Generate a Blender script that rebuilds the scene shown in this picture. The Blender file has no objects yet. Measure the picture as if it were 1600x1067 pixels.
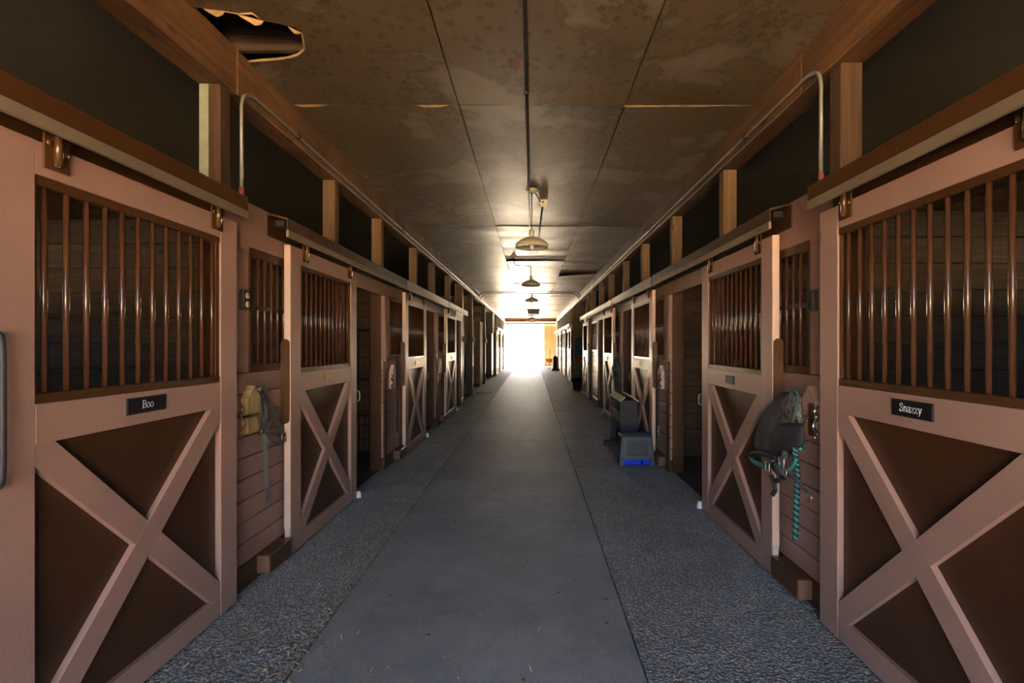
import bpy, bmesh, math, random
from mathutils import Vector, Matrix
random.seed(7)
PI = math.pi
sc = bpy.context.scene
COL = sc.collection

# ------------------------------------------------------------------ camera
CAMH = 1.48
FPX = 17.0 / 36.0 * 1600.0
cam_d = bpy.data.cameras.new('camera')
cam = bpy.data.objects.new('camera', cam_d)
COL.objects.link(cam)
cam.location = (0, 0, CAMH)
cam.rotation_euler = (PI / 2, 0, 0)
cam_d.lens = 17.0
cam_d.sensor_width = 36.0
cam_d.shift_x = -31.0 / 1600.0
cam_d.shift_y = 5.0 / 1600.0
cam_d.clip_start = 0.02
cam_d.clip_end = 500
sc.camera = cam

# ------------------------------------------------------------------ sky, sun, exposure
SUN_EL, SUN_AZ = math.radians(52), math.radians(14)
world = bpy.data.worlds.new('sky')
sc.world = world
world.use_nodes = True
wn = world.node_tree.nodes
wl = world.node_tree.links
wn.clear()
sky = wn.new('ShaderNodeTexSky')
sky.sky_type = 'NISHITA'
sky.sun_disc = False
sky.sun_elevation = SUN_EL
sky.sun_rotation = SUN_AZ
sky.air_density = 1.0
sky.dust_density = 4.5
sky.ozone_density = 1.0
bg = wn.new('ShaderNodeBackground')
bg.inputs['Strength'].default_value = 1.0
wo = wn.new('ShaderNodeOutputWorld')
wl.new(sky.outputs[0], bg.inputs[0])
wl.new(bg.outputs[0], wo.inputs[0])

sun_d = bpy.data.lights.new('sun', 'SUN')
sun_d.energy = 140.0
sun_d.angle = math.radians(0.6)
sun_d.color = (1.0, 0.86, 0.66)
sun = bpy.data.objects.new('sun', sun_d)
COL.objects.link(sun)
sdir = Vector((math.sin(SUN_AZ) * math.cos(SUN_EL), math.cos(SUN_AZ) * math.cos(SUN_EL), math.sin(SUN_EL)))
sun.rotation_euler = sdir.to_track_quat('Z', 'Y').to_euler()
sun.location = (0, 60, 60)

def portal(name, loc, rot, sx, sz):
    d = bpy.data.lights.new(name, 'AREA')
    d.shape = 'RECTANGLE'
    d.size = sx
    d.size_y = sz
    d.cycles.is_portal = True
    o = bpy.data.objects.new(name, d)
    COL.objects.link(o)
    o.location = loc
    o.rotation_euler = rot
YN, YF = -2.4, 32.0          # the two open ends of the aisle
portal('portal_far', (-0.1, YF + 0.25, 1.5), (-PI / 2, 0, 0), 3.4, 3.0)
portal('portal_near', (-0.1, YN - 0.25, 1.5), (PI / 2, 0, 0), 3.4, 3.0)

vs = sc.view_settings
vs.view_transform = 'Standard'
vs.look = 'None'
vs.exposure = 1.8
vs.gamma = 1.0
vs.use_curve_mapping = False
cy = sc.cycles
cy.use_denoising = True
cy.max_bounces = 8
cy.diffuse_bounces = 5
cy.glossy_bounces = 4
cy.sample_clamp_indirect = 12.0
cy.caustics_reflective = False
cy.caustics_refractive = False

# ------------------------------------------------------------------ geometry helpers
def P(px, py, X):
    """real point on the vertical plane x = X that was measured at image position px, py"""
    y = X * FPX / (px - 831.0)
    return Vector((X, y, CAMH - (py - 538.5) * y / FPX))

class MB:
    def __init__(s):
        s.v = []
        s.f = []
        s.sm = []
    def add(s, vs_, fs, smooth=False):
        n = len(s.v)
        s.v += [tuple(v) for v in vs_]
        s.f += [tuple(i + n for i in f) for f in fs]
        s.sm += [smooth] * len(fs)
        return s
    def box(s, x0, x1, y0, y1, z0, z1, c=0.0, M=None):
        """box, chamfered on all edges by c"""
        if x0 > x1: x0, x1 = x1, x0
        if y0 > y1: y0, y1 = y1, y0
        if z0 > z1: z0, z1 = z1, z0
        if c <= 0:
            vv = [(x, y, z) for z in (z0, z1) for y in (y0, y1) for x in (x0, x1)]
            ff = [(0, 2, 3, 1), (4, 5, 7, 6), (0, 1, 5, 4), (2, 6, 7, 3), (0, 4, 6, 2), (1, 3, 7, 5)]
        else:
            c = min(c, (x1 - x0) * .45, (y1 - y0) * .45, (z1 - z0) * .45)
            vv = []
            idx = {}
            X, Y, Z = (x0, x1), (y0, y1), (z0, z1)
            for i in (0, 1):
                for j in (0, 1):
                    for k in (0, 1):
                        ci, cj, ck = (c, -c)[i], (c, -c)[j], (c, -c)[k]
                        idx[i, j, k, 0] = len(vv); vv.append((X[i], Y[j] + cj, Z[k] + ck))
                        idx[i, j, k, 1] = len(vv); vv.append((X[i] + ci, Y[j], Z[k] + ck))
                        idx[i, j, k, 2] = len(vv); vv.append((X[i] + ci, Y[j] + cj, Z[k]))
            ff = []
            for i in (0, 1):
                q = [idx[i, 0, 0, 0], idx[i, 1, 0, 0], idx[i, 1, 1, 0], idx[i, 0, 1, 0]]; ff.append(q if i else q[::-1])
                q = [idx[0, i, 0, 1], idx[0, i, 1, 1], idx[1, i, 1, 1], idx[1, i, 0, 1]]; ff.append(q if i else q[::-1])
                q = [idx[0, 0, i, 2], idx[1, 0, i, 2], idx[1, 1, i, 2], idx[0, 1, i, 2]]; ff.append(q if i else q[::-1])
            for a in (0, 1):
                for b in (0, 1):
                    q = [idx[0, a, b, 1], idx[1, a, b, 1], idx[1, a, b, 2], idx[0, a, b, 2]]; ff.append(q if a != b else q[::-1])
                    q = [idx[a, 0, b, 0], idx[a, 1, b, 0], idx[a, 1, b, 2], idx[a, 0, b, 2]]; ff.append(q if a == b else q[::-1])
                    q = [idx[a, b, 0, 0], idx[a, b, 1, 0], idx[a, b, 1, 1], idx[a, b, 0, 1]]; ff.append(q if a != b else q[::-1])
            for i in (0, 1):
                for j in (0, 1):
                    for k in (0, 1):
                        q = [idx[i, j, k, 0], idx[i, j, k, 1], idx[i, j, k, 2]]
                        ff.append(q if (i + j + k) % 2 else q[::-1])
        if M is not None:
            vv = [M @ Vector(v) for v in vv]
        return s.add(vv, ff)
    def prism(s, poly, axis, a, b):
        """2-D polygon pushed from a to b along an axis; poly holds the two other coordinates in x,y,z order"""
        def mk(p, t):
            if axis == 0: return (t, p[0], p[1])
            if axis == 1: return (p[0], t, p[1])
            return (p[0], p[1], t)
        n = len(poly)
        vv = [mk(p, a) for p in poly] + [mk(p, b) for p in poly]
        ff = [tuple(range(n))[::-1], tuple(range(n, 2 * n))]
        ff += [(i, (i + 1) % n, n + (i + 1) % n, n + i) for i in range(n)]
        return s.add(vv, ff)
    def tube(s, pts, r, n=8, cap=True, smooth=True, flat=None, up=None):
        """round (or flattened: flat = second radius along up) tube along points; r may be a list"""
        pts = [Vector(p) for p in pts]
        m = len(pts)
        rs = r if isinstance(r, (list, tuple)) else [r] * m
        vv = []
        prev = None
        for i, p in enumerate(pts):
            t = (pts[min(i + 1, m - 1)] - pts[max(i - 1, 0)])
            if t.length < 1e-9: t = Vector((0, 0, 1))
            t.normalize()
            if up is not None:
                u = Vector(up) - t * t.dot(Vector(up))
                if u.length < 1e-4: u = t.orthogonal()
            elif prev is None:
                u = t.orthogonal()
            else:
                u = prev - t * t.dot(prev)
                if u.length < 1e-4: u = t.orthogonal()
            u.normalize()
            prev = u
            w = t.cross(u)
            for k in range(n):
                a = 2 * PI * (k + .5) / n
                fu = rs[i] if flat is None else (flat[i] if isinstance(flat, (list, tuple)) else flat)
                vv.append(p + u * math.cos(a) * fu + w * math.sin(a) * rs[i])
        ff = []
        for i in range(m - 1):
            for k in range(n):
                a, b = i * n + k, i * n + (k + 1) % n
                ff.append((a, b, b + n, a + n))
        if cap:
            ff.append(tuple(range(n))[::-1])
            ff.append(tuple(range((m - 1) * n, m * n)))
        return s.add(vv, ff, smooth)
    def lathe(s, prof, n=24, c=(0, 0, 0), axis='z'):
        vv, ff = [], []
        for (r, z) in prof:
            for k in range(n):
                a = 2 * PI * k / n
                if axis == 'z': vv.append((c[0] + r * math.cos(a), c[1] + r * math.sin(a), c[2] + z))
                elif axis == 'x': vv.append((c[0] + z, c[1] + r * math.cos(a), c[2] + r * math.sin(a)))
                else: vv.append((c[0] + r * math.cos(a), c[1] + z, c[2] + r * math.sin(a)))
        for i in range(len(prof) - 1):
            for k in range(n):
                a, b = i * n + k, i * n + (k + 1) % n
                ff.append((a, b, b + n, a + n))
        return s.add(vv, ff, True)
    def ribbon(s, pts, w, t=.004, nrm=None):
        """flat strap of width w and thickness t, its face square to nrm as far as the path allows"""
        if nrm is None: nrm = (.75 if Vector(pts[0]).x < 0 else -.75, -1, 0)
        return s.tube(pts, w / 2 * 1.15, n=8, flat=t / 2 * 1.3, up=nrm, smooth=False)
    def mesh(s, name):
        me = bpy.data.meshes.new(name)
        me.from_pydata(s.v, [], s.f)
        me.polygons.foreach_set('use_smooth', s.sm)
        bm = bmesh.new()
        bm.from_mesh(me)
        bmesh.ops.recalc_face_normals(bm, faces=bm.faces)
        bm.to_mesh(me)
        bm.free()
        me.update()
        return me

def spline(pts, n=6):
    """Catmull-Rom through points"""
    pts = [Vector(p) for p in pts]
    out = []
    for i in range(len(pts) - 1):
        p0, p1, p2, p3 = pts[max(i - 1, 0)], pts[i], pts[i + 1], pts[min(i + 2, len(pts) - 1)]
        for k in range(n):
            t = k / n
            out.append(.5 * ((2 * p1) + (p2 - p0) * t + (2 * p0 - 5 * p1 + 4 * p2 - p3) * t * t + (3 * p1 - p0 - 3 * p2 + p3) * t ** 3))
    out.append(pts[-1])
    return out

def obj(name, mb, mat, parent=None):
    me = mb.mesh(name) if isinstance(mb, MB) else mb
    if isinstance(mb, MB) or not me.materials:
        me.materials.clear()
        me.materials.append(mat)
    o = bpy.data.objects.new(name, me)
    COL.objects.link(o)
    if parent is not None:
        o.parent = parent
    return o

def tag(o, label, cat=None, group=None, kind=None):
    o['label'] = label
    if cat: o['category'] = cat
    if group: o['group'] = group
    if kind: o['kind'] = kind
    return o

def thing(name, label, cat, loc=(0, 0, 0), rz=0.0, group=None):
    o = bpy.data.objects.new(name, None)
    o.empty_display_size = .1
    COL.objects.link(o)
    o.location = loc
    o.rotation_euler = (0, 0, rz)
    return tag(o, label, cat, group)

def struct(name, mb, mat, label):
    o = obj(name, mb, mat)
    return tag(o, label, kind='structure')

# ------------------------------------------------------------------ materials
def nodes_of(name):
    m = bpy.data.materials.new(name)
    m.use_nodes = True
    nt = m.node_tree
    b = nt.nodes['Principled BSDF']
    return m, nt, b

def nd(nt, typ, **kw):
    n = nt.nodes.new(typ)
    for k, v in kw.items():
        if k in n.inputs.keys() if isinstance(k, str) else False:
            n.inputs[k].default_value = v
        else:
            setattr(n, k, v)
    return n

def coords(nt, scale=(1, 1, 1), rnd=True):
    tc = nt.nodes.new('ShaderNodeTexCoord')
    mp = nt.nodes.new('ShaderNodeMapping')
    mp.inputs['Scale'].default_value = scale
    nt.links.new(tc.outputs['Object'], mp.inputs['Vector'])
    if rnd:
        oi = nt.nodes.new('ShaderNodeObjectInfo')
        ml = nt.nodes.new('ShaderNodeMath'); ml.operation = 'MULTIPLY'; ml.inputs[1].default_value = 37.0
        nt.links.new(oi.outputs['Random'], ml.inputs[0])
        nt.links.new(ml.outputs[0], mp.inputs['Location'])
    return mp.outputs['Vector']

def noise(nt, vec, scale, detail=4, rough=.55, dist=0.0):
    n = nt.nodes.new('ShaderNodeTexNoise')
    n.inputs['Scale'].default_value = scale
    n.inputs['Detail'].default_value = detail
    n.inputs['Roughness'].default_value = rough
    n.inputs['Distortion'].default_value = dist
    nt.links.new(vec, n.inputs['Vector'])
    return n.outputs['Fac']

def ramp(nt, fac, stops):
    r = nt.nodes.new('ShaderNodeValToRGB')
    while len(r.color_ramp.elements) > 1:
        r.color_ramp.elements.remove(r.color_ramp.elements[0])
    r.color_ramp.elements[0].position = stops[0][0]
    r.color_ramp.elements[0].color = (*stops[0][1], 1) if len(stops[0][1]) == 3 else stops[0][1]
    for p, c in stops[1:]:
        e = r.color_ramp.elements.new(p)
        e.color = (*c, 1) if len(c) == 3 else c
    nt.links.new(fac, r.inputs['Fac'])
    return r.outputs['Color']

def mixc(nt, fac, a, b, mode='MIX'):
    m = nt.nodes.new('ShaderNodeMix')
    m.data_type = 'RGBA'
    m.blend_type = mode
    for sock, v in ((m.inputs[0], fac), (m.inputs[6], a), (m.inputs[7], b)):
        if hasattr(v, 'links') or isinstance(v, bpy.types.NodeSocket):
            nt.links.new(v, sock)
        elif isinstance(v, (int, float)):
            sock.default_value = v
        else:
            sock.default_value = (*v, 1)
    return m.outputs[2]

def bump(nt, bsdf, h, strength=.2, dist=.01):
    b = nt.nodes.new('ShaderNodeBump')
    b.inputs['Strength'].default_value = strength
    b.inputs['Distance'].default_value = dist
    nt.links.new(h, b.inputs['Height'])
    nt.links.new(b.outputs['Normal'], bsdf.inputs['Normal'])

G3 = lambda v: (v, v, v)

def paint(name, c, rough=.42, chip=None, dirt=.25):
    m, nt, b = nodes_of(name)
    v = coords(nt)
    n1 = noise(nt, v, 2.2, 5, .6)
    base = ramp(nt, n1, [(.3, tuple(x * (1 - dirt) for x in c)), (.65, c), (.85, tuple(min(1, x * 1.1) for x in c))])
    n2 = noise(nt, coords(nt, (1, 1, .35)), 26, 4, .7)
    if chip:
        f = ramp(nt, n2, [(.735, G3(0)), (.75, G3(1))])
        base = mixc(nt, f, base, chip)
    nt.links.new(base, b.inputs['Base Color'])
    n3 = noise(nt, coords(nt, (9, 9, 1.2)), 14, 3, .6)
    bump(nt, b, n3, .14, .006)
    rr = nt.nodes.new('ShaderNodeMapRange')
    rr.inputs['To Min'].default_value = rough - .08
    rr.inputs['To Max'].default_value = rough + .14
    nt.links.new(n1, rr.inputs['Value'])
    nt.links.new(rr.outputs[0], b.inputs['Roughness'])
    return m

def wood(name, c1, c2, axis, rough=.62, dark=None, sc_=1.0, knots=True):
    """grain runs along the given axis"""
    m, nt, b = nodes_of(name)
    s = [11.0, 11.0, 11.0]
    s[axis] = .55
    v = coords(nt, tuple(x * sc_ for x in s))
    n1 = noise(nt, v, 2.2, 6, .62, .9)
    col = ramp(nt, n1, [(.28, c1), (.5, tuple((a + d) / 2 for a, d in zip(c1, c2))), (.72, c2)])
    if dark:
        n2 = noise(nt, coords(nt, (1, 1, 1)), 1.7, 4, .6)
        col = mixc(nt, ramp(nt, n2, [(.42, G3(0)), (.68, G3(.85))]), col, dark)
    if knots:
        s2 = [5.0, 5.0, 5.0]
        s2[axis] = 2.0
        vo = nt.nodes.new('ShaderNodeTexVoronoi')
        vo.inputs['Scale'].default_value = 1.1
        nt.links.new(coords(nt, tuple(s2)), vo.inputs['Vector'])
        k = ramp(nt, vo.outputs['Distance'], [(.07, G3(.8)), (.12, G3(0))])
        col = mixc(nt, k, col, tuple(x * .35 for x in c1))
    oi = nt.nodes.new('ShaderNodeObjectInfo')
    mr = nt.nodes.new('ShaderNodeMapRange')
    mr.inputs['To Min'].default_value = .72
    mr.inputs['To Max'].default_value = 1.2
    nt.links.new(oi.outputs['Random'], mr.inputs['Value'])
    hs = nt.nodes.new('ShaderNodeHueSaturation')
    nt.links.new(mr.outputs[0], hs.inputs['Value'])
    nt.links.new(col, hs.inputs['Color'])
    nt.links.new(hs.outputs[0], b.inputs['Base Color'])
    b.inputs['Roughness'].default_value = rough
    bump(nt, b, n1, .3, .006)
    return m

def plain(name, c, rough=.5, metal=0.0, var=.15, spec=None):
    m, nt, b = nodes_of(name)
    n1 = noise(nt, coords(nt), 9, 4, .6)
    nt.links.new(ramp(nt, n1, [(.3, tuple(x * (1 - var) for x in c)), (.7, tuple(min(1, x * (1 + var)) for x in c))]), b.inputs['Base Color'])
    b.inputs['Roughness'].default_value = rough
    b.inputs['Metallic'].default_value = metal
    if spec is not None: b.inputs['Specular IOR Level'].default_value = spec
    bump(nt, b, n1, .08, .004)
    return m

PINK = (.385, .228, .176)
BROWN = (.078, .031, .0085)
M = {}
M['pink'] = paint('pink_paint', PINK, .40, chip=(.52, .40, .32), dirt=.16)
M['pink_wall'] = paint('pink_wall_paint', (.36, .210, .162), .45, chip=None, dirt=.22)
M['edge'] = paint('lit_pink_paint', (.62, .43, .33), .45, chip=(.40, .22, .16), dirt=.14)  # pink lightened to paint in daylight on near door edges; latch blocks share it
M['brown'] = paint('brown_paint', BROWN, .33, dirt=.3)
M['brown_panel'] = paint('brown_panel_paint', (.066, .026, .0075), .40, dirt=.3)
M['bar'] = plain('brown_bar_paint', (.072, .030, .014), .20, 0, .15)
M['beige'] = paint('beige_track_paint', (.21, .165, .105), .5)
M['ochre_metal'] = plain('brown_enamel_metal', (.10, .045, .012), .25, .15, .2)
M['beam'] = wood('beam_wood', (.075, .036, .014), (.27, .128, .048), 1, .55, dark=(.055, .030, .016))
M['beamface'] = M['beam']
M['post'] = wood('post_wood', (.085, .045, .017), (.22, .125, .05), 2, .6)
M['post_dark'] = wood('post_dark_wood', (.035, .018, .009), (.12, .06, .025), 2, .6)
M['stall_y'] = wood('stall_board_wood_lengthwise', (.035, .021, .011), (.13, .076, .036), 1, .6)
M['stall_x'] = wood('stall_board_wood', (.035, .021, .011), (.14, .082, .038), 0, .6)
M['plank_pale'] = wood('pale_board_wood', (.20, .135, .065), (.38, .27, .14), 0, .65)
M['plank_green'] = paint('green_grey_board', (.26, .27, .17), .6)
M['block'] = wood('new_block_wood', (.24, .15, .06), (.46, .32, .15), 2, .6)
M['black_paint'] = plain('black_paint', (.012, .011, .011), .35)
M['plate_black'] = plain('black_name_plate', (.008, .008, .010), .3, var=.05)
M['plate_white'] = plain('white_engraving', (.80, .80, .80), .5, var=.03)
M['brass'] = plain('brass', (.42, .27, .08), .35, .9)
M['steel'] = plain('steel', (.55, .55, .55), .28, 1.0)
M['conduit'] = plain('galvanised_conduit', (.26, .255, .23), .45, .5)
M['dark_metal'] = plain('dark_metal', (.035, .03, .026), .45, .5)
M['outlet'] = plain('almond_outlet_plastic', (.60, .52, .36), .4)
M['outlet_plate'] = plain('grey_outlet_box', (.10, .085, .065), .4, .6)
M['enamel'] = plain('cream_enamel', (.50, .45, .30), .35, var=.08)
M['enamel_in'] = plain('pale_blue_enamel', (.50, .56, .62), .3, var=.06)
M['glass_bulb'] = plain('frosted_bulb', (.75, .72, .62), .3, var=.03)
M['leather'] = plain('grey_green_nylon_strap', (.065, .070, .060), .7)
M['leather2'] = plain('dark_strap', (.016, .016, .017), .6)
M['teal'] = plain('teal_webbing', (.03, .19, .165), .7)
M['teal_dull'] = plain('dull_teal_strap', (.03, .085, .08), .7)
M['black_cloth'] = plain('black_cloth', (.014, .014, .017), .75, var=.35)
M['mesh_cloth'] = plain('dark_grey_mesh_cloth', (.035, .034, .034), .85, var=.5)
M['plastic'] = plain('blue_grey_plastic', (.035, .046, .060), .42, var=.15)
M['plastic_dark'] = plain('dark_grey_plastic', (.018, .021, .026), .5)
M['blue'] = plain('bright_blue_plastic', (.0, .035, .62), .35, var=.05)
M['navy'] = plain('dark_navy_boards', (.011, .0105, .015), .6)
M['tan'] = plain('bare_plank', (.52, .40, .23), .6)
M['orange'] = plain('orange_plastic', (.75, .24, .015), .45)
M['white'] = plain('white_plastic', (.72, .70, .68), .45)
M['red_end'] = plain('red_coupling', (.25, .06, .03), .5)
M['torn'] = plain('torn_fibre_edge', (.34, .21, .09), .9, var=.3)
M['gravel'] = plain('pale_gravel', (.70, .63, .52), .95, var=.1)
M['yard'] = plain('tan_dirt_yard', (.36, .28, .19), .95, var=.12)
M['far_white'] = paint('cream_far_paint', (.62, .54, .42), .5)
M['hay'] = plain('straw', (.42, .34, .19), .8, var=.45)
M['end_grain'] = plain('worn_end_grain', (.15, .07, .038), .7)
M['primer'] = plain('pale_green_primer', (.27, .29, .22), .6)
M['green_mat'] = plain('green_rubber', (.03, .085, .07), .7)

def mat_camo():
    m, nt, b = nodes_of('camouflage_cloth')
    v = coords(nt, rnd=False)
    n1 = noise(nt, v, 26, 2, .5)
    col = ramp(nt, n1, [(.40, (.02, .02, .018)), (.47, (.05, .045, .035)), (.54, (.16, .13, .09)), (.60, (.05, .05, .035))])
    nt.links.new(col, b.inputs['Base Color'])
    b.inputs['Roughness'].default_value = .85
    return m
M['camo'] = mat_camo()

def mat_ceiling(name, c, stains=True, rough=.46, gl=.5):
    m, nt, b = nodes_of(name)
    v = coords(nt, rnd=False)
    nb = noise(nt, v, .9, 5, .6, .6)
    base = ramp(nt, nb, [(.25, tuple(x * .68 for x in c)), (.55, c), (.8, tuple(x * 1.25 for x in c))])
    nf = noise(nt, coords(nt, (1, .22, 1), False), 22, 5, .7)
    base = mixc(nt, .35, base, ramp(nt, nf, [(.3, G3(.45)), (.7, G3(1.0))]), 'MULTIPLY')
    if stains:
        # round mildew spots, thick in places
        vo = nt.nodes.new('ShaderNodeTexVoronoi')
        vo.inputs['Scale'].default_value = 13
        vo.inputs['Randomness'].default_value = 1
        nt.links.new(v, vo.inputs['Vector'])
        nw = noise(nt, v, 16, 3, .6)
        add = nt.nodes.new('ShaderNodeMath'); add.operation = 'MULTIPLY_ADD'
        nt.links.new(nw, add.inputs[0]); add.inputs[1].default_value = .35
        nt.links.new(vo.outputs['Distance'], add.inputs[2])
        spots = ramp(nt, add.outputs[0], [(.38, G3(.55)), (.43, G3(1)), (.47, G3(.3)), (.56, G3(0))])
        where = ramp(nt, noise(nt, v, 1.6, 3, .6), [(.38, G3(0)), (.52, G3(1))])
        sp = mixc(nt, 1.0, spots, where, 'MULTIPLY')
        base = mixc(nt, sp, base, tuple(x * .30 for x in c))
        # water stains: pale grey areas with a dark rim
        ns = noise(nt, v, 1.3, 6, .66, .25)
        rim = ramp(nt, ns, [(.515, G3(0)), (.53, G3(.75)), (.548, G3(0))])
        inner = ramp(nt, ns, [(.525, G3(0)), (.61, G3(.62))])
        base = mixc(nt, inner, base, (.27, .225, .165))
        base = mixc(nt, rim, base, tuple(x * .4 for x in c))
    nt.links.new(base, b.inputs['Base Color'])
    rr = nt.nodes.new('ShaderNodeMapRange')
    rr.inputs['To Min'].default_value = rough - .12
    rr.inputs['To Max'].default_value = rough + .12
    nt.links.new(nb, rr.inputs['Value'])
    nt.links.new(rr.outputs[0], b.inputs['Roughness'])
    b.inputs['Specular IOR Level'].default_value = gl
    bump(nt, b, nf, .07, .004)
    return m
M['ceil'] = mat_ceiling('stained_ceiling_board', (.165, .113, .054), True, .42, .7)
M['ceil_dark'] = mat_ceiling('dark_stall_ceiling_board', (.20, .17, .125), False, .36, .6)

def mat_floor(name, c, coarse):
    m, nt, b = nodes_of(name)
    v = coords(nt, rnd=False)
    n1 = noise(nt, v, .8, 5, .6)
    n2 = noise(nt, v, 5.5, 5, .65)
    base = ramp(nt, n1, [(.3, tuple(x * .72 for x in c)), (.7, tuple(x * 1.18 for x in c))])
    base = mixc(nt, .5, base, ramp(nt, n2, [(.3, G3(.6)), (.7, G3(1.0))]), 'MULTIPLY')
    if coarse:
        vo = nt.nodes.new('ShaderNodeTexVoronoi')
        vo.inputs['Scale'].default_value = 66
        nt.links.new(coords(nt, (1, 1, 1), False), vo.inputs['Vector'])
        n3 = noise(nt, v, 46, 4, .7)
        h = nt.nodes.new('ShaderNodeMath'); h.operation = 'ADD'
        nt.links.new(vo.outputs['Distance'], h.inputs[0]); nt.links.new(n3, h.inputs[1])
        pit = ramp(nt, h.outputs[0], [(.66, G3(1.2)), (1.0, G3(.36))])
        base = mixc(nt, .8, base, pit, 'MULTIPLY')
        inv = nt.nodes.new('ShaderNodeMath'); inv.operation = 'SUBTRACT'; inv.inputs[0].default_value = 1.5
        nt.links.new(h.outputs[0], inv.inputs[1])
        bump(nt, b, inv.outputs[0], .9, .014)
        b.inputs['Roughness'].default_value = .62
    else:
        n3 = noise(nt, v, 90, 3, .7)
        bump(nt, b, n3, .35, .006)
        base = mixc(nt, .6, base, ramp(nt, n3, [(.32, G3(.55)), (.5, G3(1)), (.72, G3(1.15))]), 'MULTIPLY')
        nk = noise(nt, v, 1.4, 7, .75, .4)
        base = mixc(nt, ramp(nt, nk, [(.492, G3(0)), (.5, G3(.35)), (.508, G3(0))]), base, tuple(x * .35 for x in c))
        b.inputs['Roughness'].default_value = .58
    # chaff and dust trodden in towards the far half of the aisle
    tc = nt.nodes.new('ShaderNodeTexCoord')
    sx = nt.nodes.new('ShaderNodeSeparateXYZ')
    nt.links.new(tc.outputs['Object'], sx.inputs[0])
    mr = nt.nodes.new('ShaderNodeMapRange')
    mr.inputs['From Min'].default_value = 7.0
    mr.inputs['From Max'].default_value = 13.0
    nt.links.new(sx.outputs['Y'], mr.inputs['Value'])
    nd_ = noise(nt, coords(nt, (.35, 1.6, 1), False), 3.0, 5, .7)
    mul = nt.nodes.new('ShaderNodeMath'); mul.operation = 'MULTIPLY'
    nt.links.new(mr.outputs[0], mul.inputs[0]); nt.links.new(nd_, mul.inputs[1])
    fac = ramp(nt, mul.outputs[0], [(.10, G3(0)), (.42, G3(1))])
    dust = ramp(nt, noise(nt, coords(nt, (1, 2.2, 1), False), 6, 4, .7), [(.3, (.075, .045, .02)), (.7, (.24, .155, .075))])
    base = mixc(nt, fac, base, dust)
    nt.links.new(base, b.inputs['Base Color'])
    b.inputs['Specular IOR Level'].default_value = .22
    return m
M['slab'] = mat_floor('smooth_concrete', (.345, .325, .305), False)
M['rough'] = mat_floor('exposed_aggregate_concrete', (.56, .525, .49), True)
M['dirt'] = plain('stall_bedding_dirt', (.06, .045, .03), .95, var=.3)

# ------------------------------------------------------------------ measured building
XL, XR = -1.75, 1.60            # aisle faces of the stall fronts
DL, DR = -1.68, 1.525           # faces of the sliding doors
XO_L, XO_R = -5.3, 5.2          # outer walls
ZC, ZB, ZTOP = 3.22, 2.97, 2.36 # ceiling, underside of beams, top of stall fronts
DOORW = 1.27

def SX(side, d):
    """x at distance d out from the stall front into the aisle"""
    return XL + d if side < 0 else XR - d

L_OPEN = [(1.46, 2.75), (4.48, 5.70), (7.55, 8.80), (10.60, 11.85)]
R_OPEN = [(1.28, 2.54), (4.22, 5.60), (7.25, 8.60), (10.30, 11.60), (13.28, 14.45)]
L_END, R_END = 12.25, 14.75
L2_START, R2_START = 22.9, 18.9

# floor ------------------------------------------------------------
fl = MB()
fl.box(XO_L - .3, XO_R + .3, YN - .5, YF + .6, -.25, -.02)
floor = struct('floor', fl, M['dirt'], 'dirt and concrete ground of the barn')
joints = [YN - .4, 1.0, 4.2, 7.4, 10.6, 13.8, 17.0, 20.2, 23.4, 26.6, 29.8, YF + .5]
for a, b in zip(joints[:-1], joints[1:]):
    obj('concrete_slab', MB().box(-1.085, .508, a + .003, b - .003, -.12, 0, .003), M['slab'], floor)
cj = [YN - .4, 8.9, 17.3, 25, YF + .5]
for a, b in zip(cj[:-1], cj[1:]):
    obj('aggregate_slab', MB().box(-1.80, -1.092, a + .002, b - .002, -.12, .004, .004), M['rough'], floor)
    obj('aggregate_slab', MB().box(.515, 1.65, a + .002, b - .002, -.12, .004, .004), M['rough'], floor)
obj('bay_slab', MB().box(-3.4, -1.80, L_END, L2_START, -.12, .0), M['slab'], floor)
obj('bay_slab', MB().box(1.65, 3.6, R_END, R2_START, -.12, .0), M['slab'], floor)

struct('ground', MB().box(-90, 90, YF + .6, 150, -.4, -.08), M['gravel'], 'pale sunlit gravel outside the far doorway')
struct('ground_near', MB().box(-90, 90, -90, YN - .5, -.4, -.08), M['yard'], 'tan dirt yard outside the near doorway')
# unseen hay loft and gable roof, added to shade the near yard
lf = MB().prism([(XO_L - .6, 3.9), (XO_R + .6, 3.9), (XO_R + .6, 5.0), (-.05, 8.6), (XO_L - .6, 5.0)], 1, YN - .5, YF + .3)
struct('roof', lf, M['stall_y'], 'unseen hay loft and gable roof added to shade the near yard')

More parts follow.
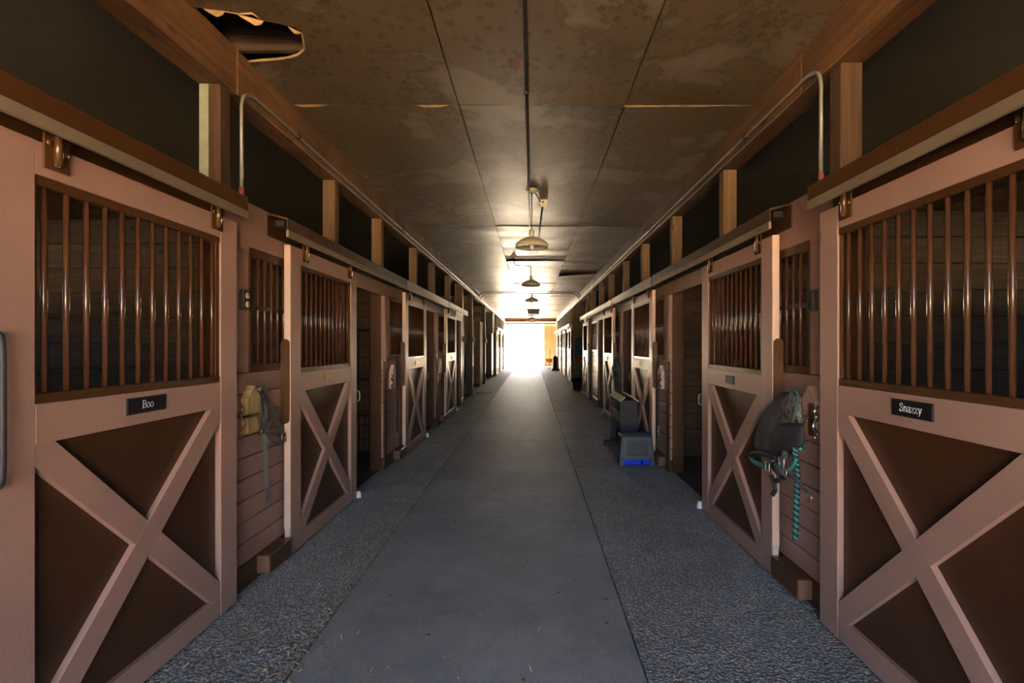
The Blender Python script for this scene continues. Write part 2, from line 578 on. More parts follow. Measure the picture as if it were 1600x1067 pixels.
# ceiling ----------------------------------------------------------
roof = MB().box(XO_L - .3, XO_R + .3, YN - .3, YF + .3, 3.72, 3.85)
ceiling = struct('ceiling', roof, M['stall_y'], 'low stained board ceiling over the aisle')
def sag_panel(x0, x1, y0, y1, amp, seed, drop=(0, 0)):
    rnd = random.Random(seed)
    nx, ny = 6, 36
    ph = [rnd.uniform(0, 6.28) for _ in range(4)]
    mb = MB()
    vt, vb = [], []
    for j in range(ny + 1):
        for i in range(nx + 1):
            u, v = i / nx, j / ny
            z = -amp * .25 * (math.sin(PI * u) * math.sin(PI * v)) + amp * .3 * math.sin(ph[0] + 7 * v + 1.5 * u) + amp * .25 * math.sin(ph[1] + 15 * v + u) + amp * .12 * math.sin(ph[2] + 31 * v - 2 * u)
            z -= drop[0] * max(0, 1 - v * 7) ** 2 * (1 - u) + drop[1] * max(0, 1 - (1 - v) * 7) ** 2 * u
            x = x0 + .004 + (x1 - x0 - .008) * u
            y = y0 + .006 + (y1 - y0 - .012) * v
            vb.append((x, y, ZC + z))
            vt.append((x, y, ZC + z + .014))
    n = len(vb)
    mb.v = vb + vt
    W = nx + 1
    for j in range(ny):
        for i in range(nx):
            a = j * W + i
            mb.f.append((a, a + W, a + W + 1, a + 1)); mb.sm.append(True)
            mb.f.append((a + n, a + 1 + n, a + W + 1 + n, a + W + n)); mb.sm.append(True)
    ring = [j for j in range(W)] + [W * j + nx for j in range(1, ny + 1)] + [W * ny + i for i in range(nx - 1, -1, -1)] + [W * j for j in range(ny - 1, 0, -1)]
    for k in range(len(ring)):
        a, b = ring[k], ring[(k + 1) % len(ring)]
        mb.add([mb.v[a], mb.v[b], mb.v[b + n], mb.v[a + n]], [(0, 1, 2, 3)])
    return mb
ROWS = [-2.6, -.10, 3.51, 7.09, 10.08, 13.7, 17.3, 20.9, 24.5, 28.1, YF + .1]
COLS = [XL - .02, -.53, .675, XR + .02]
HOLE = [(-1.77, 2.49), (-1.66, 2.51), (-1.54, 2.545), (-1.47, 2.54), (-1.445, 2.60), (-1.38, 2.62), (-1.30, 2.655), (-1.285, 2.70), (-1.305, 2.76), (-1.34, 2.85),
        (-1.40, 2.905), (-1.47, 2.935), (-1.56, 2.955), (-1.66, 2.965), (-1.77, 2.985)]
seed = 0
for r in range(len(ROWS) - 1):
    for c in range(3):
        seed += 1
        y0, y1 = ROWS[r], ROWS[r + 1]
        x0, x1 = COLS[c], COLS[c + 1]
        if r == 1 and c == 0:
            poly = [(x0, y0 + .006), (x1 - .004, y0 + .006), (x1 - .004, y1 - .006), (x0, y1 - .006)] + HOLE[::-1]
            poly[4:] = [(max(x, x0), y) for x, y in poly[4:]]
            mb = MB().prism(poly, 2, ZC, ZC + .014)
            obj('ceiling_panel', mb, M['ceil'], ceiling)
            continue
        if r == 3 and c == 1: y1 = 9.38
        if r == 4 and c == 2: y0 = 10.10; y1 = 11.15
        amp = .006 if r < 3 else .014
        obj('ceiling_panel', sag_panel(x0, x1, y0, y1, amp, seed, (.016 if seed % 3 == 0 else .003, .018 if seed % 4 == 1 else .003)), M['ceil'], ceiling)
obj('ceiling_panel', sag_panel(.675, XR + .02, 11.95, 13.7, .016, 77, (.06, 0)), M['ceil'], ceiling)
# joists seen through the hole and the gaps
for y in (2.30, 2.90, 9.72, 11.55):
    obj('joist', MB().box(XL - .1, XR + .1, y - .02, y + .02, ZC + .016, 3.5, .004), M['stall_x'], ceiling)
obj('exposed_board', MB().box(-.53, .675, 9.34, 10.10, ZC + .02, ZC + .04), M['stall_x'], ceiling)
obj('exposed_board', MB().box(.68, XR, 11.1, 12.0, ZC + .02, ZC + .04), M['stall_x'], ceiling)
# torn fibre edge round the hole
te = MB()
hp = [Vector((x, y, ZC + .002)) for x, y in HOLE]
te.tube(hp[7:], [.004, .006, .007, .008, .007, .006, .008, .005], 6)
te.tube(hp[1:5], [.003, .006, .009, .004], 6)
for pts in ([(-1.55, 2.543, 0), (-1.44, 2.60, 0), (-1.455, 2.60, -.02), (-1.475, 2.585, -.035), (-1.50, 2.575, -.022), (-1.53, 2.555, -.012)],
            [(-1.70, 2.505, 0), (-1.60, 2.525, 0), (-1.62, 2.535, -.014), (-1.65, 2.54, -.02), (-1.68, 2.52, -.010)],
            [(-1.33, 2.645, 0), (-1.285, 2.70, 0), (-1.30, 2.695, -.012), (-1.31, 2.675, -.02)]):
    n = len(pts)
    vv = [(x, y, ZC + z) for x, y, z in pts] + [(x - .003, y - .004, ZC + z - .002) for x, y, z in pts]
    te.add(vv, [tuple(range(n)), tuple(range(n, 2 * n))[::-1]] + [(k, (k + 1) % n, n + (k + 1) % n, n + k) for k in range(n)])
obj('torn_edge', te, M['torn'], ceiling)
tj = MB()
for (x, y, l) in ((-1.60, 3.505, .26), (-.72, 3.51, .24), (.78, 3.51, .35), (1.2, 3.51, .4)):
    tj.add([(x - l / 2, y, ZC), (x + l / 2, y, ZC), (x + l * .2, y + .014, ZC - .006), (x - l * .25, y + .02, ZC - .008)], [(0, 1, 2, 3)])
    tj.add([(x - l / 2, y, ZC - .002), (x + l / 2, y, ZC - .002), (x + l * .2, y + .014, ZC - .008), (x - l * .25, y + .02, ZC - .010)], [(3, 2, 1, 0)])
obj('peeling_tape', tj, M['torn'], ceiling)
pp = MB().prism([(-.10 + .05 * math.cos(a * PI / 8), 2.97 + .085 * math.sin(a * PI / 8)) for a in range(16)], 2, ZC - .004, ZC + .001)
obj('bare_patch', pp, M['beam'], ceiling)
# dark stall ceilings
sy = [-2.4, 1.2, 4.9, 8.5, 12.2, 15.8, 19.4, 23.0, 26.6, YF]
for a, b in zip(sy[:-1], sy[1:]):
    for x0, x1 in ((XO_L, -3.6), (-3.6, XL - .15), (XR + .15, 3.4), (3.4, XO_R)):
        obj('stall_ceiling_panel', MB().box(x0 + .003, x1 - .003, a + .004, b - .004, ZC, ZC + .02, .003), M['ceil_dark'], ceiling)

# outer walls -------------------------------------------------------
def outer_wall(side):
    X = XO_L if side < 0 else XO_R
    o = X - .12 if side < 0 else X + .12
    nm = 'wall_outer_left' if side < 0 else 'wall_outer_right'
    wins = [(1.95, 2.35), (4.95, 5.35), (8.0, 8.4), (11.0, 11.4)]
    mb = MB().box(X, o, YN, YF, 0, 1.65).box(X, o, YN, YF, 2.05, 3.72)
    ys = [YN] + [t for w in wins for t in w] + [YF]
    for k in range(0, len(ys), 2):
        mb.box(X, o, ys[k], ys[k + 1], 1.65, 2.05)
    return struct(nm, mb, M['stall_y'], 'boarded outer wall behind the %s hand stalls' % ('left' if side < 0 else 'right'))
outer_wall(-1); outer_wall(1)
# end walls, each side of the doorways
for nm, y0, y1 in (('wall_near_end', YN - .15, YN), ('wall_far_end', YF, YF + .15)):
    mb = MB().box(XO_L - .12, XL - .05, y0, y1, 0, 3.72).box(XR + .05, XO_R + .12, y0, y1, 0, 3.72).box(XL - .05, XR + .05, y0, y1, 3.02, 3.72)
    struct(nm, mb, M['far_white'], 'end wall around the %s doorway' % ('near' if 'near' in nm else 'bright far'))

# stall fronts -----------------------------------------------------
def bars(mbmesh, xs, place, name, mat, parent):
    for t in xs:
        o = obj(name, mbmesh, mat, parent)
        o.location = place(t)

def bar_mesh(h, r=.0105, n=10):
    me = MB().tube([(0, 0, 0), (0, 0, h)], r, n).mesh('bar')
    me.materials.append(M['bar'])
    return me
BAR_W = bar_mesh(.78)
BAR_D = bar_mesh(.75)

def front_wall(side, opens, start, end, detail_to):
    nm = 'wall_left' if side < 0 else 'wall_right'
    # header board runs along the whole front
    f = lambda d: SX(side, d)
    hb = MB().box(f(-.03), f(0), start, end, 2.06, ZTOP, .004)
    W = struct(nm, hb, M['pink_wall'], 'pink boarded stall front along the %s of the aisle' % ('left' if side < 0 else 'right'))
    edges = [start]
    for a, b in opens: edges += [a, b]
    edges += [end]
    for k in range(0, len(edges), 2):
        a, b = edges[k], edges[k + 1]
        if b - a < .12: continue
        if b < 0.5: continue
        if b < 1.5: a = max(a, -.4)
        nb = 9
        h = (1.31 - .14) / nb
        for i in range(nb):
            o = obj('wall_plank', MB().box(f(-.03), f(-.001 * (i % 3)), a, b, .14 + i * h + .0025, .14 + (i + 1) * h - .0025, .004), M['pink_wall'], W)
        obj('base_plank', MB().box(f(-.03), f(.012), a, b, .0, .15, .006), M['brown'], W)
        wide = b - a
        g0, g1 = (a + .24, b - .20) if wide > .9 else (None, None)
        if g0 is None:
            obj('upper_panel', MB().box(f(-.03), f(0), a, b, 1.31, 2.06, .004), M['pink_wall'], W)
            continue
        obj('stile', MB().box(f(-.03), f(0), a, g0, 1.31, 2.06, .004), M['pink_wall'], W)
        obj('stile', MB().box(f(-.03), f(0), g1, b, 1.31, 2.06, .004), M['pink_wall'], W)
        gf = MB()
        gf.box(f(-.035), f(.006), g0, g1, 1.305, 1.355, .003).box(f(-.035), f(.006), g0, g1, 2.03, 2.085, .003)
        gf.box(f(-.035), f(.004), g0, g0 + .03, 1.355, 2.03, .003).box(f(-.035), f(.004), g1 - .03, g1, 1.355, 2.03, .003)
        gf.box(f(-.022), f(-.012), g0, g1, 1.70, 1.73, .002)
        G = obj('grille', gf, M['brown'], W)
        n = int((g1 - g0 - .08) / .08)
        bars(BAR_W, [g0 + .05 + .08 * i for i in range(n + 1)], lambda t: (f(-.018), t, 1.30), 'bar', M['bar'], G)
    # posts at the openings: painted up to the header, bare wood above
    ps = sorted(set([e for ab in opens for e in ab]))
    for i, y in enumerate(ps):
        s_ = -1 if i % 2 == 0 else 1       # jamb lies outside the opening
        y0, y1 = (y - .115, y) if s_ < 0 else (y, y + .115)
        xa, xb = f(-.16), f(-.032)
        obj('post', MB().box(xa, xb, y0, y1, 0, 2.32, .004), M['brown'], W)
        u = obj('upper_post', MB().box(f(-.145), f(-.03), y0 + .01, y1 - .01, 2.32, ZB, .004), M['post_dark'] if i in (0, 1, 5) else M['post'], W)
        # jamb trim on the aisle face
        t0, t1 = (y - .085, y - .002) if s_ < 0 else (y + .002, y + .085)
        obj('jamb_trim', MB().box(f(0), f(.018), t0, t1, .0, 1.28, .004), M['brown'], W)
        obj('jamb_trim', MB().box(f(0), f(.016), t0, t1, 1.285, 2.055, .004), M['pink_wall'], W)
    return W
WL_ = front_wall(-1, L_OPEN, YN, L_END, 13)
WR_ = front_wall(1, R_OPEN, YN, R_END, 15)
# pale primed strip on the nearest left post
obj('primed_strip', MB().box(-1.897, -1.845, 2.756, 2.762, 2.42, ZB - .002, .001), M['primer'], WL_)

# beams --------------------------------------------------------------
by = [YN - .1, 2.87, 8.9, 15.0, 21.0, 27.0, YF + .1]
for a, b in zip(by[:-1], by[1:]):
    obj('beam', MB().box(XL - .16, XL, a + .002, b - .002, ZB, ZC + .02, .006), M['beam'], WL_)
    obj('beam', MB().box(XR, XR + .16, a + .002, b - .002, ZB, ZC + .02, .006), M['beam'], WR_)

# partitions between the stalls ----------------------------------------
PLK = {}
def partition(side, y, x0, x1, z1=2.42, mat='stall_x', nm='wall_partition', label=None, n=13):
    h = z1 / n
    back = MB().box(x0, x1, y + .012, y + .03, .0, z1)
    W = struct(nm, back, M[mat], label or 'plank partition between two stalls')
    key = (round(x1 - x0, 3), mat, round(h, 4))
    if key not in PLK:
        me = MB().box(0, x1 - x0, 0, .022, .004, h - .003, .004).mesh('plank')
        me.materials.append(M[mat])
        PLK[key] = me
    for i in range(n):
        o = obj('plank', PLK[key], M[mat], W)
        o.location = (x0, y - .012 + .002 * ((i * 7) % 3), i * h)
    return W
for y in (.75, 3.62, 6.66, 9.72, L_END): partition(-1, y, XO_L, XL - .165)
for y in (.65, 3.40, 6.42, 9.46, 12.45, R_END): partition(1, y, XR + .165, XO_R)

# ------------------------------------------------------------------ sliding doors
def clip(poly, x0, x1, z0, z1):
    def cut(p, ins, inter):
        out = []
        for i in range(len(p)):
            a, b = p[i - 1], p[i]
            ia, ib = ins(a), ins(b)
            if ia != ib: out.append(inter(a, b))
            if ib: out.append(b)
        return out
    def ix(v): return lambda a, b: (v, a[1] + (b[1] - a[1]) * (v - a[0]) / (b[0] - a[0]))
    def iz(v): return lambda a, b: (a[0] + (b[0] - a[0]) * (v - a[1]) / (b[1] - a[1]), v)
    poly = cut(poly, lambda p: p[0] >= x0, ix(x0))
    poly = cut(poly, lambda p: p[0] <= x1, ix(x1))
    poly = cut(poly, lambda p: p[1] >= z0, iz(z0))
    poly = cut(poly, lambda p: p[1] <= z1, iz(z1))
    return poly

DM = {}
S0, S1 = .15, DOORW - .145
def dmesh(name, mb, mat):
    me = mb.mesh(name)
    me.materials.append(mat)
    DM[name] = me
# local frame: x along the door as one faces it, y away from the viewer, z up
dmesh('stile_a', MB().box(0, S0, 0, .045, .015, 2.175, .003), M['pink'])
dmesh('stile_b', MB().box(S1, DOORW, 0, .045, .015, 2.175, .003), M['pink'])
dmesh('top_rail', MB().box(S0, S1, .001, .044, 2.06, 2.175, .003), M['pink'])
dmesh('middle_rail', MB().box(S0 - .0, S1 + .0, .001, .044, 1.14, 1.278, .003), M['pink'])
dmesh('bottom_rail', MB().box(S0, S1, .001, .044, .015, .122, .003), M['pink'])
dmesh('panel', MB().box(S0 - .01, S1 + .01, .030, .038, .11, 1.15), M['brown_panel'])
wf = MB()
wf.box(S0, S1, .004, .04, 2.026, 2.06, .002).box(S0, S1, .004, .04, 1.278, 1.312, .002)
wf.box(S0, S0 + .014, .008, .04, 1.312, 2.026, .002).box(S1 - .03, S1, .008, .04, 1.312, 2.026, .002)
dmesh('grille_frame', wf, M['brown'])
hw = .051
pz0, pz1 = .122, 1.14
def strip(ax, az, bx, bz, w):
    d = Vector((bx - ax, bz - az)).normalized()
    n = Vector((-d.y, d.x)) * w
    e = d * .3
    a, b = Vector((ax, az)) - e, Vector((bx, bz)) + e
    return [tuple(a + n), tuple(a - n), tuple(b - n), tuple(b + n)]
dmesh('brace_up', MB().prism(clip(strip(S0, pz0, S1, pz1, hw), S0, S1, pz0, pz1), 1, .002, .031), M['pink'])
cx, cz = (S0 + S1) / 2, (pz0 + pz1) / 2
full = clip(strip(S0, pz1, S1, pz0, hw), S0, S1, pz0, pz1)
dv = Vector((S1 - S0, pz1 - pz0)).normalized()
nv = Vector((-dv.y, dv.x))
def halfplane(poly, off, sign):
    out = []
    g = lambda p: sign * ((p[0] - cx) * nv.x + (p[1] - cz) * nv.y) - off
    for i in range(len(poly)):
        a, b = poly[i - 1], poly[i]
        if (g(a) >= 0) != (g(b) >= 0):
            t = g(a) / (g(a) - g(b))
            out.append((a[0] + (b[0] - a[0]) * t, a[1] + (b[1] - a[1]) * t))
        if g(b) >= 0: out.append(b)
    return out
dmesh('brace_down_a', MB().prism(halfplane(full, hw + .001, 1), 1, .003, .031), M['pink'])
dmesh('brace_down_b', MB().prism(halfplane(full, hw + .001, -1), 1, .003, .031), M['pink'])
hg = MB()
hg.box(0, .095, -.008, 0, 2.09, 2.215, .003)
hg.tube([(.047, -.013, 2.11), (.047, -.013, 2.25)], .013, 8)
hg.tube([(.047, -.013, 2.25), (.047, .02, 2.27)], .010, 8)
dmesh('hanger', hg, M['ochre_metal'])
dmesh('bolt', MB().lathe([(0, -.006), (.009, -.006), (.010, 0)], 8, (0, 0, 0), 'y'), M['ochre_metal'])
def rounded(x0, x1, z0, z1, n=6):
    r = (x1 - x0) / 2
    c = (x0 + x1) / 2
    top = [(c + r * math.cos(PI * k / n), z1 - r + r * math.sin(PI * k / n)) for k in range(n + 1)]
    bot = [(c + r * math.cos(PI + PI * k / n), z0 + r + r * math.sin(PI + PI * k / n)) for k in range(n + 1)]
    return top + bot
def eg(x0, x1):
    return MB().box(x0, x1, .0005, .0445, .20, 2.176, .002).box(x0, x1, .006, .040, .016, .20, .004)
dmesh('edge_a', eg(-.006, .0), M['edge'])
dmesh('edge_b', eg(DOORW, DOORW + .006), M['edge'])
gp = rounded(.004, .062, .93, 1.52)
dmesh('guard_a', MB().prism(gp, 0, -.020, -.0055), M['brown'])
dmesh('guard_b', MB().prism(gp, 0, DOORW + .0055, DOORW + .020), M['brown'])
rg = MB().lathe([(0, .0), (.028, .0), (.030, .012), (.024, .03), (.022, .05), (.015, .062), (0, .062)], 12, (0, 0, 0))
dmesh('roller', rg, M['white'])

# engraved serif letters, drawn as thin flat strokes: (polyline, half width)
def arc(cx_, cz_, rx, rz, a0, a1, n=10):
    return [(cx_ + rx * math.cos(math.radians(a0 + (a1 - a0) * k / n)), cz_ + rz * math.sin(math.radians(a0 + (a1 - a0) * k / n))) for k in range(n + 1)]
TK, TN = .050, .022
LET = {
 'B': (.68, [([(.16, 0), (.16, 1)], TK), ([(.02, .015), (.30, .015)], TN), ([(.02, .985), (.30, .985)], TN),
             ([(.16, .985)] + arc(.34, .755, .20, .23, 90, -90) + [(.16, .525)], TN * 1.3), ([(.16, .525)] + arc(.36, .27, .26, .255, 90, -90) + [(.16, .015)], TN * 1.4)]),
 'o': (.60, [(arc(.29, .32, .235, .315, 0, 360, 18), TN * 1.45)]),
 'S': (.60, [(arc(.29, .74, .20, .235, 30, 250, 12) + arc(.29, .26, .22, .245, 75, -150, 12)[1:], TK * .8), ([(.46, .70), (.48, .98)], TN), ([(.07, .28), (.06, .02)], TN)]),
 'n': (.64, [([(.13, 0), (.13, .64)], TK * .9), ([(.02, .015), (.24, .015)], TN), ([(.02, .62), (.13, .64)], TN), (arc(.31, .44, .17, .19, 150, 0) + [(.48, 0)], TK * .85), ([(.38, .015), (.59, .015)], TN)]),
 'a': (.54, [(arc(.22, .46, .17, .17, 150, 0) + [(.39, .03), (.50, .02)], TK * .85), (arc(.22, .18, .17, .17, 50, 320, 12), TN * 1.4)]),
 'z': (.52, [([(.05, .52), (.06, .62), (.44, .62), (.05, .02), (.45, .02), (.47, .14)], TN * 1.4)]),
 'y': (.58, [([(.09, .63), (.29, .05)], TK * .85), ([(.49, .63), (.27, -.02), (.18, -.24), (.06, -.24)], TN * 1.1), ([(0, .63), (.20, .63)], TN), ([(.38, .63), (.56, .63)], TN)]),
}
def lettering(word, h, cx_, z0, y):
    adv = sum(LET[c][0] for c in word)
    x = cx_ - adv * h / 2
    mb = MB()
    for c in word:
        w, strokes = LET[c]
        for pts, hw_ in strokes:
            mb.tube([(x + p[0] * h, y, z0 + p[1] * h) for p in pts], hw_ * h, n=6, flat=.0007, up=(0, 1, 0), smooth=False)
        x += w * h
    return mb

def make_door(side, ynear, label, plate=None, word=None, openside=None, bars_n=12, guard=True, latch=True, w=DOORW, roller=True, detail=2, edge_lit=True):
    X = DL if side < 0 else DR
    if side < 0: root = thing('stall_door', label, 'door', (X, ynear, 0), PI / 2, 'sliding stall doors')
    else: root = thing('stall_door', label, 'door', (X, ynear + DOORW, 0), -PI / 2, 'sliding stall doors')
    for key, nm in (('stile_a', 'stile'), ('stile_b', 'stile'), ('top_rail', 'rail'), ('middle_rail', 'rail'), ('bottom_rail', 'rail'), ('panel', 'panel'),
                    ('grille_frame', 'grille_frame'), ('brace_up', 'brace'), ('brace_down_a', 'brace'), ('brace_down_b', 'brace')):
        o = obj(nm, DM[key], None, root)
        if side > 0 and key.startswith('brace'):
            # mirrored so the long brace rises away from the camera on both sides
            o.scale = (-1, 1, 1); o.location = (S0 + S1, 0, 0)
        if key == 'grille_frame':
            G = o
    n = bars_n
    pitch = (S1 - S0 - .09) / (n - 1)
    for i in range(n):
        o = obj('bar', BAR_D, None, G)
        o.location = (S0 + .05 + pitch * i, .022, 1.30)
    for x in ((S0 + .02, S1 - .085) if detail else ()):
        o = obj('hanger', DM['hanger'], None, root); o.location = (x, 0, 0)
        for bx_, bz_ in (((.018, 2.18), (.078, 2.16), (.045, 2.112)) if detail > 1 else ()):
            k = obj('bolt', DM['bolt'], None, o); k.location = (bx_, -.008, bz_)
    near_key = '_a' if side < 0 else '_b'
    far_key = '_b' if side < 0 else '_a'
    if edge_lit: tag(obj('edge_strip', DM['edge' + near_key], None, root), 'near door edge coloured paler for the daylight on it')  # camera-facing edge only: light from behind the camera put into its colour
    if guard: tag(obj('hand_guard', DM['guard' + near_key], None, root), 'brown rounded guard board on the door edge')
    if roller:
        o = obj('floor_roller', DM['roller'], None, root)
        o.location = ((DOORW + .035) if side < 0 else -.035, -.005, .004)
    # pull handle on the far stile edge
    hx = DOORW - .03 if side < 0 else .03
    if latch:
        hx2 = hx + (.012 if side < 0 else -.012)
        obj('pull_handle', MB().tube(spline([(hx2, .0, 1.04), (hx2, -.028, 1.03), (hx2, -.034, .99), (hx2, -.028, .95), (hx2, .0, .94)], 5), .005, 8), M['conduit'], root)
    pc = DOORW * .49
    if plate == 'black':
        p = obj('name_plate', MB().box(pc - .105, pc + .105, -.006, 0, 1.188, 1.252, .0015), M['plate_black'], root)
        fr = MB().box(pc - .108, pc + .108, -.003, .0, 1.185, 1.255, .001)
        obj('plate_rim', fr, M['dark_metal'], p)
        if word: tag(obj('lettering', lettering(word, .034, pc, 1.207, -.0068), M['plate_white'], p), 'white serif letters %s' % word)
    elif plate == 'brass':
        p = obj('name_plate', MB().box(pc - .08, pc + .08, -.006, 0, 1.19, 1.24, .002), M['brass'], root)
    elif plate == 'small_black':
        p = obj('name_plate', MB().box(pc - .075, pc + .075, -.008, 0, 1.185, 1.235, .002), M['plate_black'], root)
        obj('plate_rim', MB().box(pc - .082, pc + .082, -.004, 0, 1.178, 1.242, .002), M['dark_metal'], p)
    elif plate == 'white':
        p = obj('name_plate', MB().box(pc - .05, pc + .05, -.006, 0, 1.18, 1.24, .002), M['white'], root)
    return root

d1 = make_door(-1, 1.487, 'closed pink sliding stall door with the black Boo name plate', 'black', 'Boo', guard=False, latch=False, edge_lit=False, roller=False)
obj('dark_pull', MB().tube(spline([(.022, 0, 1.51), (.018, -.03, 1.49), (.016, -.035, 1.28), (.018, -.03, 1.06), (.022, 0, 1.04)], 5), .010, 8), M['leather2'], d1)
make_door(-1, 3.37, 'open stall door with a brass plate beside the hanging grey halter', 'brass')
make_door(-1, 6.44, 'open stall door with a brass plate, third along the left wall', 'brass')
make_door(-1, 9.50, 'fourth stall door along the left wall, last before the open bays', 'white')
make_door(1, 1.292, 'closed pink sliding stall door with the black Snazzy name plate', 'black', 'Snazzy', guard=False, latch=False, edge_lit=False, roller=False)
make_door(1, 3.07, 'open stall door with a blank black plate beside the teal rope', 'small_black')
make_door(1, 6.14, 'open stall door behind the dark saddle rack and step stool', 'white')
make_door(1, 9.10, 'open stall door beyond the hanging dark teal halter', 'white')
make_door(1, 13.22, 'closed stall door at the end of the near right hand stalls', None)

SCREW = MB().lathe([(.0, .009), (.005, .008), (.007, 0)], 8).mesh('screw')
SCREW.materials.append(M['brass'])
# tracks ---------------------------------------------------------------
def track(side, y0, y1, label):
    f = lambda d: SX(side, d)
    t = thing('door_track', label, 'door track', (f(.07), (y0 + y1) / 2, 2.25), 0, 'sliding door tracks')
    oy, ox, oz = (y0 + y1) / 2, f(.07), 2.25
    def bx(mb, d0, d1, z0, z1, c=.002):
        return mb.box(f(d0) - ox, f(d1) - ox, y0 - oy, y1 - oy, z0 - oz, z1 - oz, c)
    mb = MB()
    # hood: sloping top, front face, back plate
    poly = [(.0, 2.345), (.03, 2.345), (.135, 2.318), (.14, 2.31), (.14, 2.236), (.134, 2.236), (.134, 2.305), (.03, 2.332), (.0, 2.332)]
    pl = [(f(d) - ox, z - oz) for d, z in poly]
    mb.prism(pl, 1, y0 - oy, y1 - oy)
    bx(mb, .0, .008, 2.20, 2.34)
    obj('hood', mb, M['brown'], t)
    obj('lip', bx(MB(), .128, .146, 2.192, 2.237), M['beige'], t)
    obj('rail', bx(MB(), .055, .115, 2.262, 2.30), M['dark_metal'], t)
    y = max(y0 + .2, 1.3)
    while y < min(y1, 9):
        o = obj('screw', SCREW, None, t)
        o.location = (f(.10) - ox, y - oy, 2.327 - oz)
        y += .45
    return t
track(-1, -.6, 2.745, 'brown hooded door track over the Boo stall door')
track(-1, 3.19, 6.20, 'hooded door track over the open door beside the grey halter')
track(-1, 6.24, 9.38, 'hooded door track over the third left hand door')
track(-1, 9.42, 12.2, 'hooded door track ending at the left hand bays')
track(1, -.6, 2.56, 'brown hooded door track over the Snazzy stall door')
track(1, 2.97, 5.86, 'hooded door track over the open door beside the teal rope')
track(1, 5.92, 8.85, 'hooded door track above the dark saddle rack')
track(1, 8.92, 14.70, 'long hooded door track at the far end of the near right stalls')

# latch blocks and latches ---------------------------------------------------
def latch_block(side, y, zc, label, wood_mat, metal, plate=False):
    f = lambda d: SX(side, d)
    t = thing('latch_block', label, 'latch', (f(0), y, zc), 0)
    w, h = .065, .105
    s = 1 if side < 0 else -1
    poly = [(-w, -h), (w, -h), (w, h), (0, h + .075), (-w, h)]
    obj('block', MB().prism(poly, 0, 0, s * .045), wood_mat, t)
    if plate:
        obj('strike_plate', MB().box(s * .045, s * .052, -w + .008, -w + .055, -h + .01, h - .02, .001), M['brown'], t)
    obj('bolt_rod', MB().tube([(s * .05, .03, 0), (s * .055, -.10 - (.06 if side < 0 else 0), .004)], .009, 8), M['dark_metal'], t)
    g_ = .06 if side < 0 else 0
    pts = [(s * .052, -.10 - g_, .075), (s * .075, -.11 - g_, .05), (s * .055, -.10 - g_, .02), (s * .085, -.115 - g_, -.03), (s * .055, -.105 - g_, -.07), (s * .075, -.11 - g_, -.095)]
    obj('grip', MB().tube(spline(pts, 6), .0075, 8), metal, t)
    obj('pin_cord', MB().tube(spline([(s * .05, .02, -.01), (s * .06, .025, -.08), (s * .06, .015, -.12), (s * .06, .04, -.14)], 4), .0025, 6), M['dark_metal'], t)
    return t
latch_block(-1, 2.975, 1.05, 'pointed bare wood latch block with a rusty grip beside the Boo door', M['block'], M['ochre_metal'])
latch_block(1, 2.72, 1.07, 'pointed pink latch block with a chrome grip beside the Snazzy door', M['pink'], M['steel'], True)
latch_block(-1, 6.0, 1.05, 'pale pointed latch block beside the left hand black lead rope', M['edge'], M['dark_metal'])
latch_block(1, 5.9, 1.05, 'pale pointed latch block beside the strap with the chrome snap', M['edge'], M['dark_metal'])
latch_block(-1, 9.1, 1.05, 'pale latch block before the fourth left hand door', M['edge'], M['steel'])
latch_block(1, 8.85, 1.05, 'pale latch block next to the dark teal halter', M['edge'], M['dark_metal'])

# guide blocks screwed to the base boards
def guide_block(side, y0, y1, label, mat='brown'):
    f = lambda d: SX(side, d)
    t = thing('guide_block', label, 'wood block', (f(.05), (y0 + y1) / 2, .09), 0, 'wooden guide blocks at the wall foot')
    obj('block', MB().box(-.045, .045, -(y1 - y0) / 2, (y1 - y0) / 2, -.06, .06, .008), M[mat], t)
    e = -(y1 - y0) / 2
    obj('end_grain', MB().box(-.040, .040, e - .002, e + .001, -.054, .054), M['end_grain'], t)
    return t
guide_block(-1, 3.06, 3.34, 'short brown block at the wall foot below the grey halter')
guide_block(1, 2.74, 3.05, 'short brown block at the wall foot below the teal rope')
guide_block(-1, 6.08, 6.40, 'brown block at the wall foot below the left hand lead rope')
guide_block(1, 5.76, 6.10, 'brown block at the wall foot beside the step stool')
guide_block(-1, 9.15, 9.45, 'brown block at the wall foot before the fourth left hand door')

# outlets ----------------------------------------------------------------
def outlet(side, y, z, label, plate, sock):
    f = lambda d: SX(side, d)
    s = 1 if side < 0 else -1
    t = thing('power_outlet', label, 'outlet', (f(0), y, z))
    obj('box', MB().box(0, s * .03, -.036, .036, -.058, .058, .004), plate, t)
    for dz in (-.026, .026):
        k = obj('socket', MB().lathe([(0, s * .034), (.018, s * .034), (.019, s * .028)], 12, (0, 0, dz), 'x'), sock, t)
        sl = MB()
        for dy in (-.007, .007): sl.box(s * .034, s * .0348, dy - .0015, dy + .0015, dz - .005, dz + .006)
        obj('slot', sl, M['black_paint'], k)
outlet(-1, 2.925, 1.75, 'small outlet with almond sockets on the left wall beside Boo door', M['outlet_plate'], M['outlet'])
outlet(1, 2.735, 1.73, 'small dark outlet on the right wall beside the Snazzy door', M['outlet_plate'], M['dark_metal'])

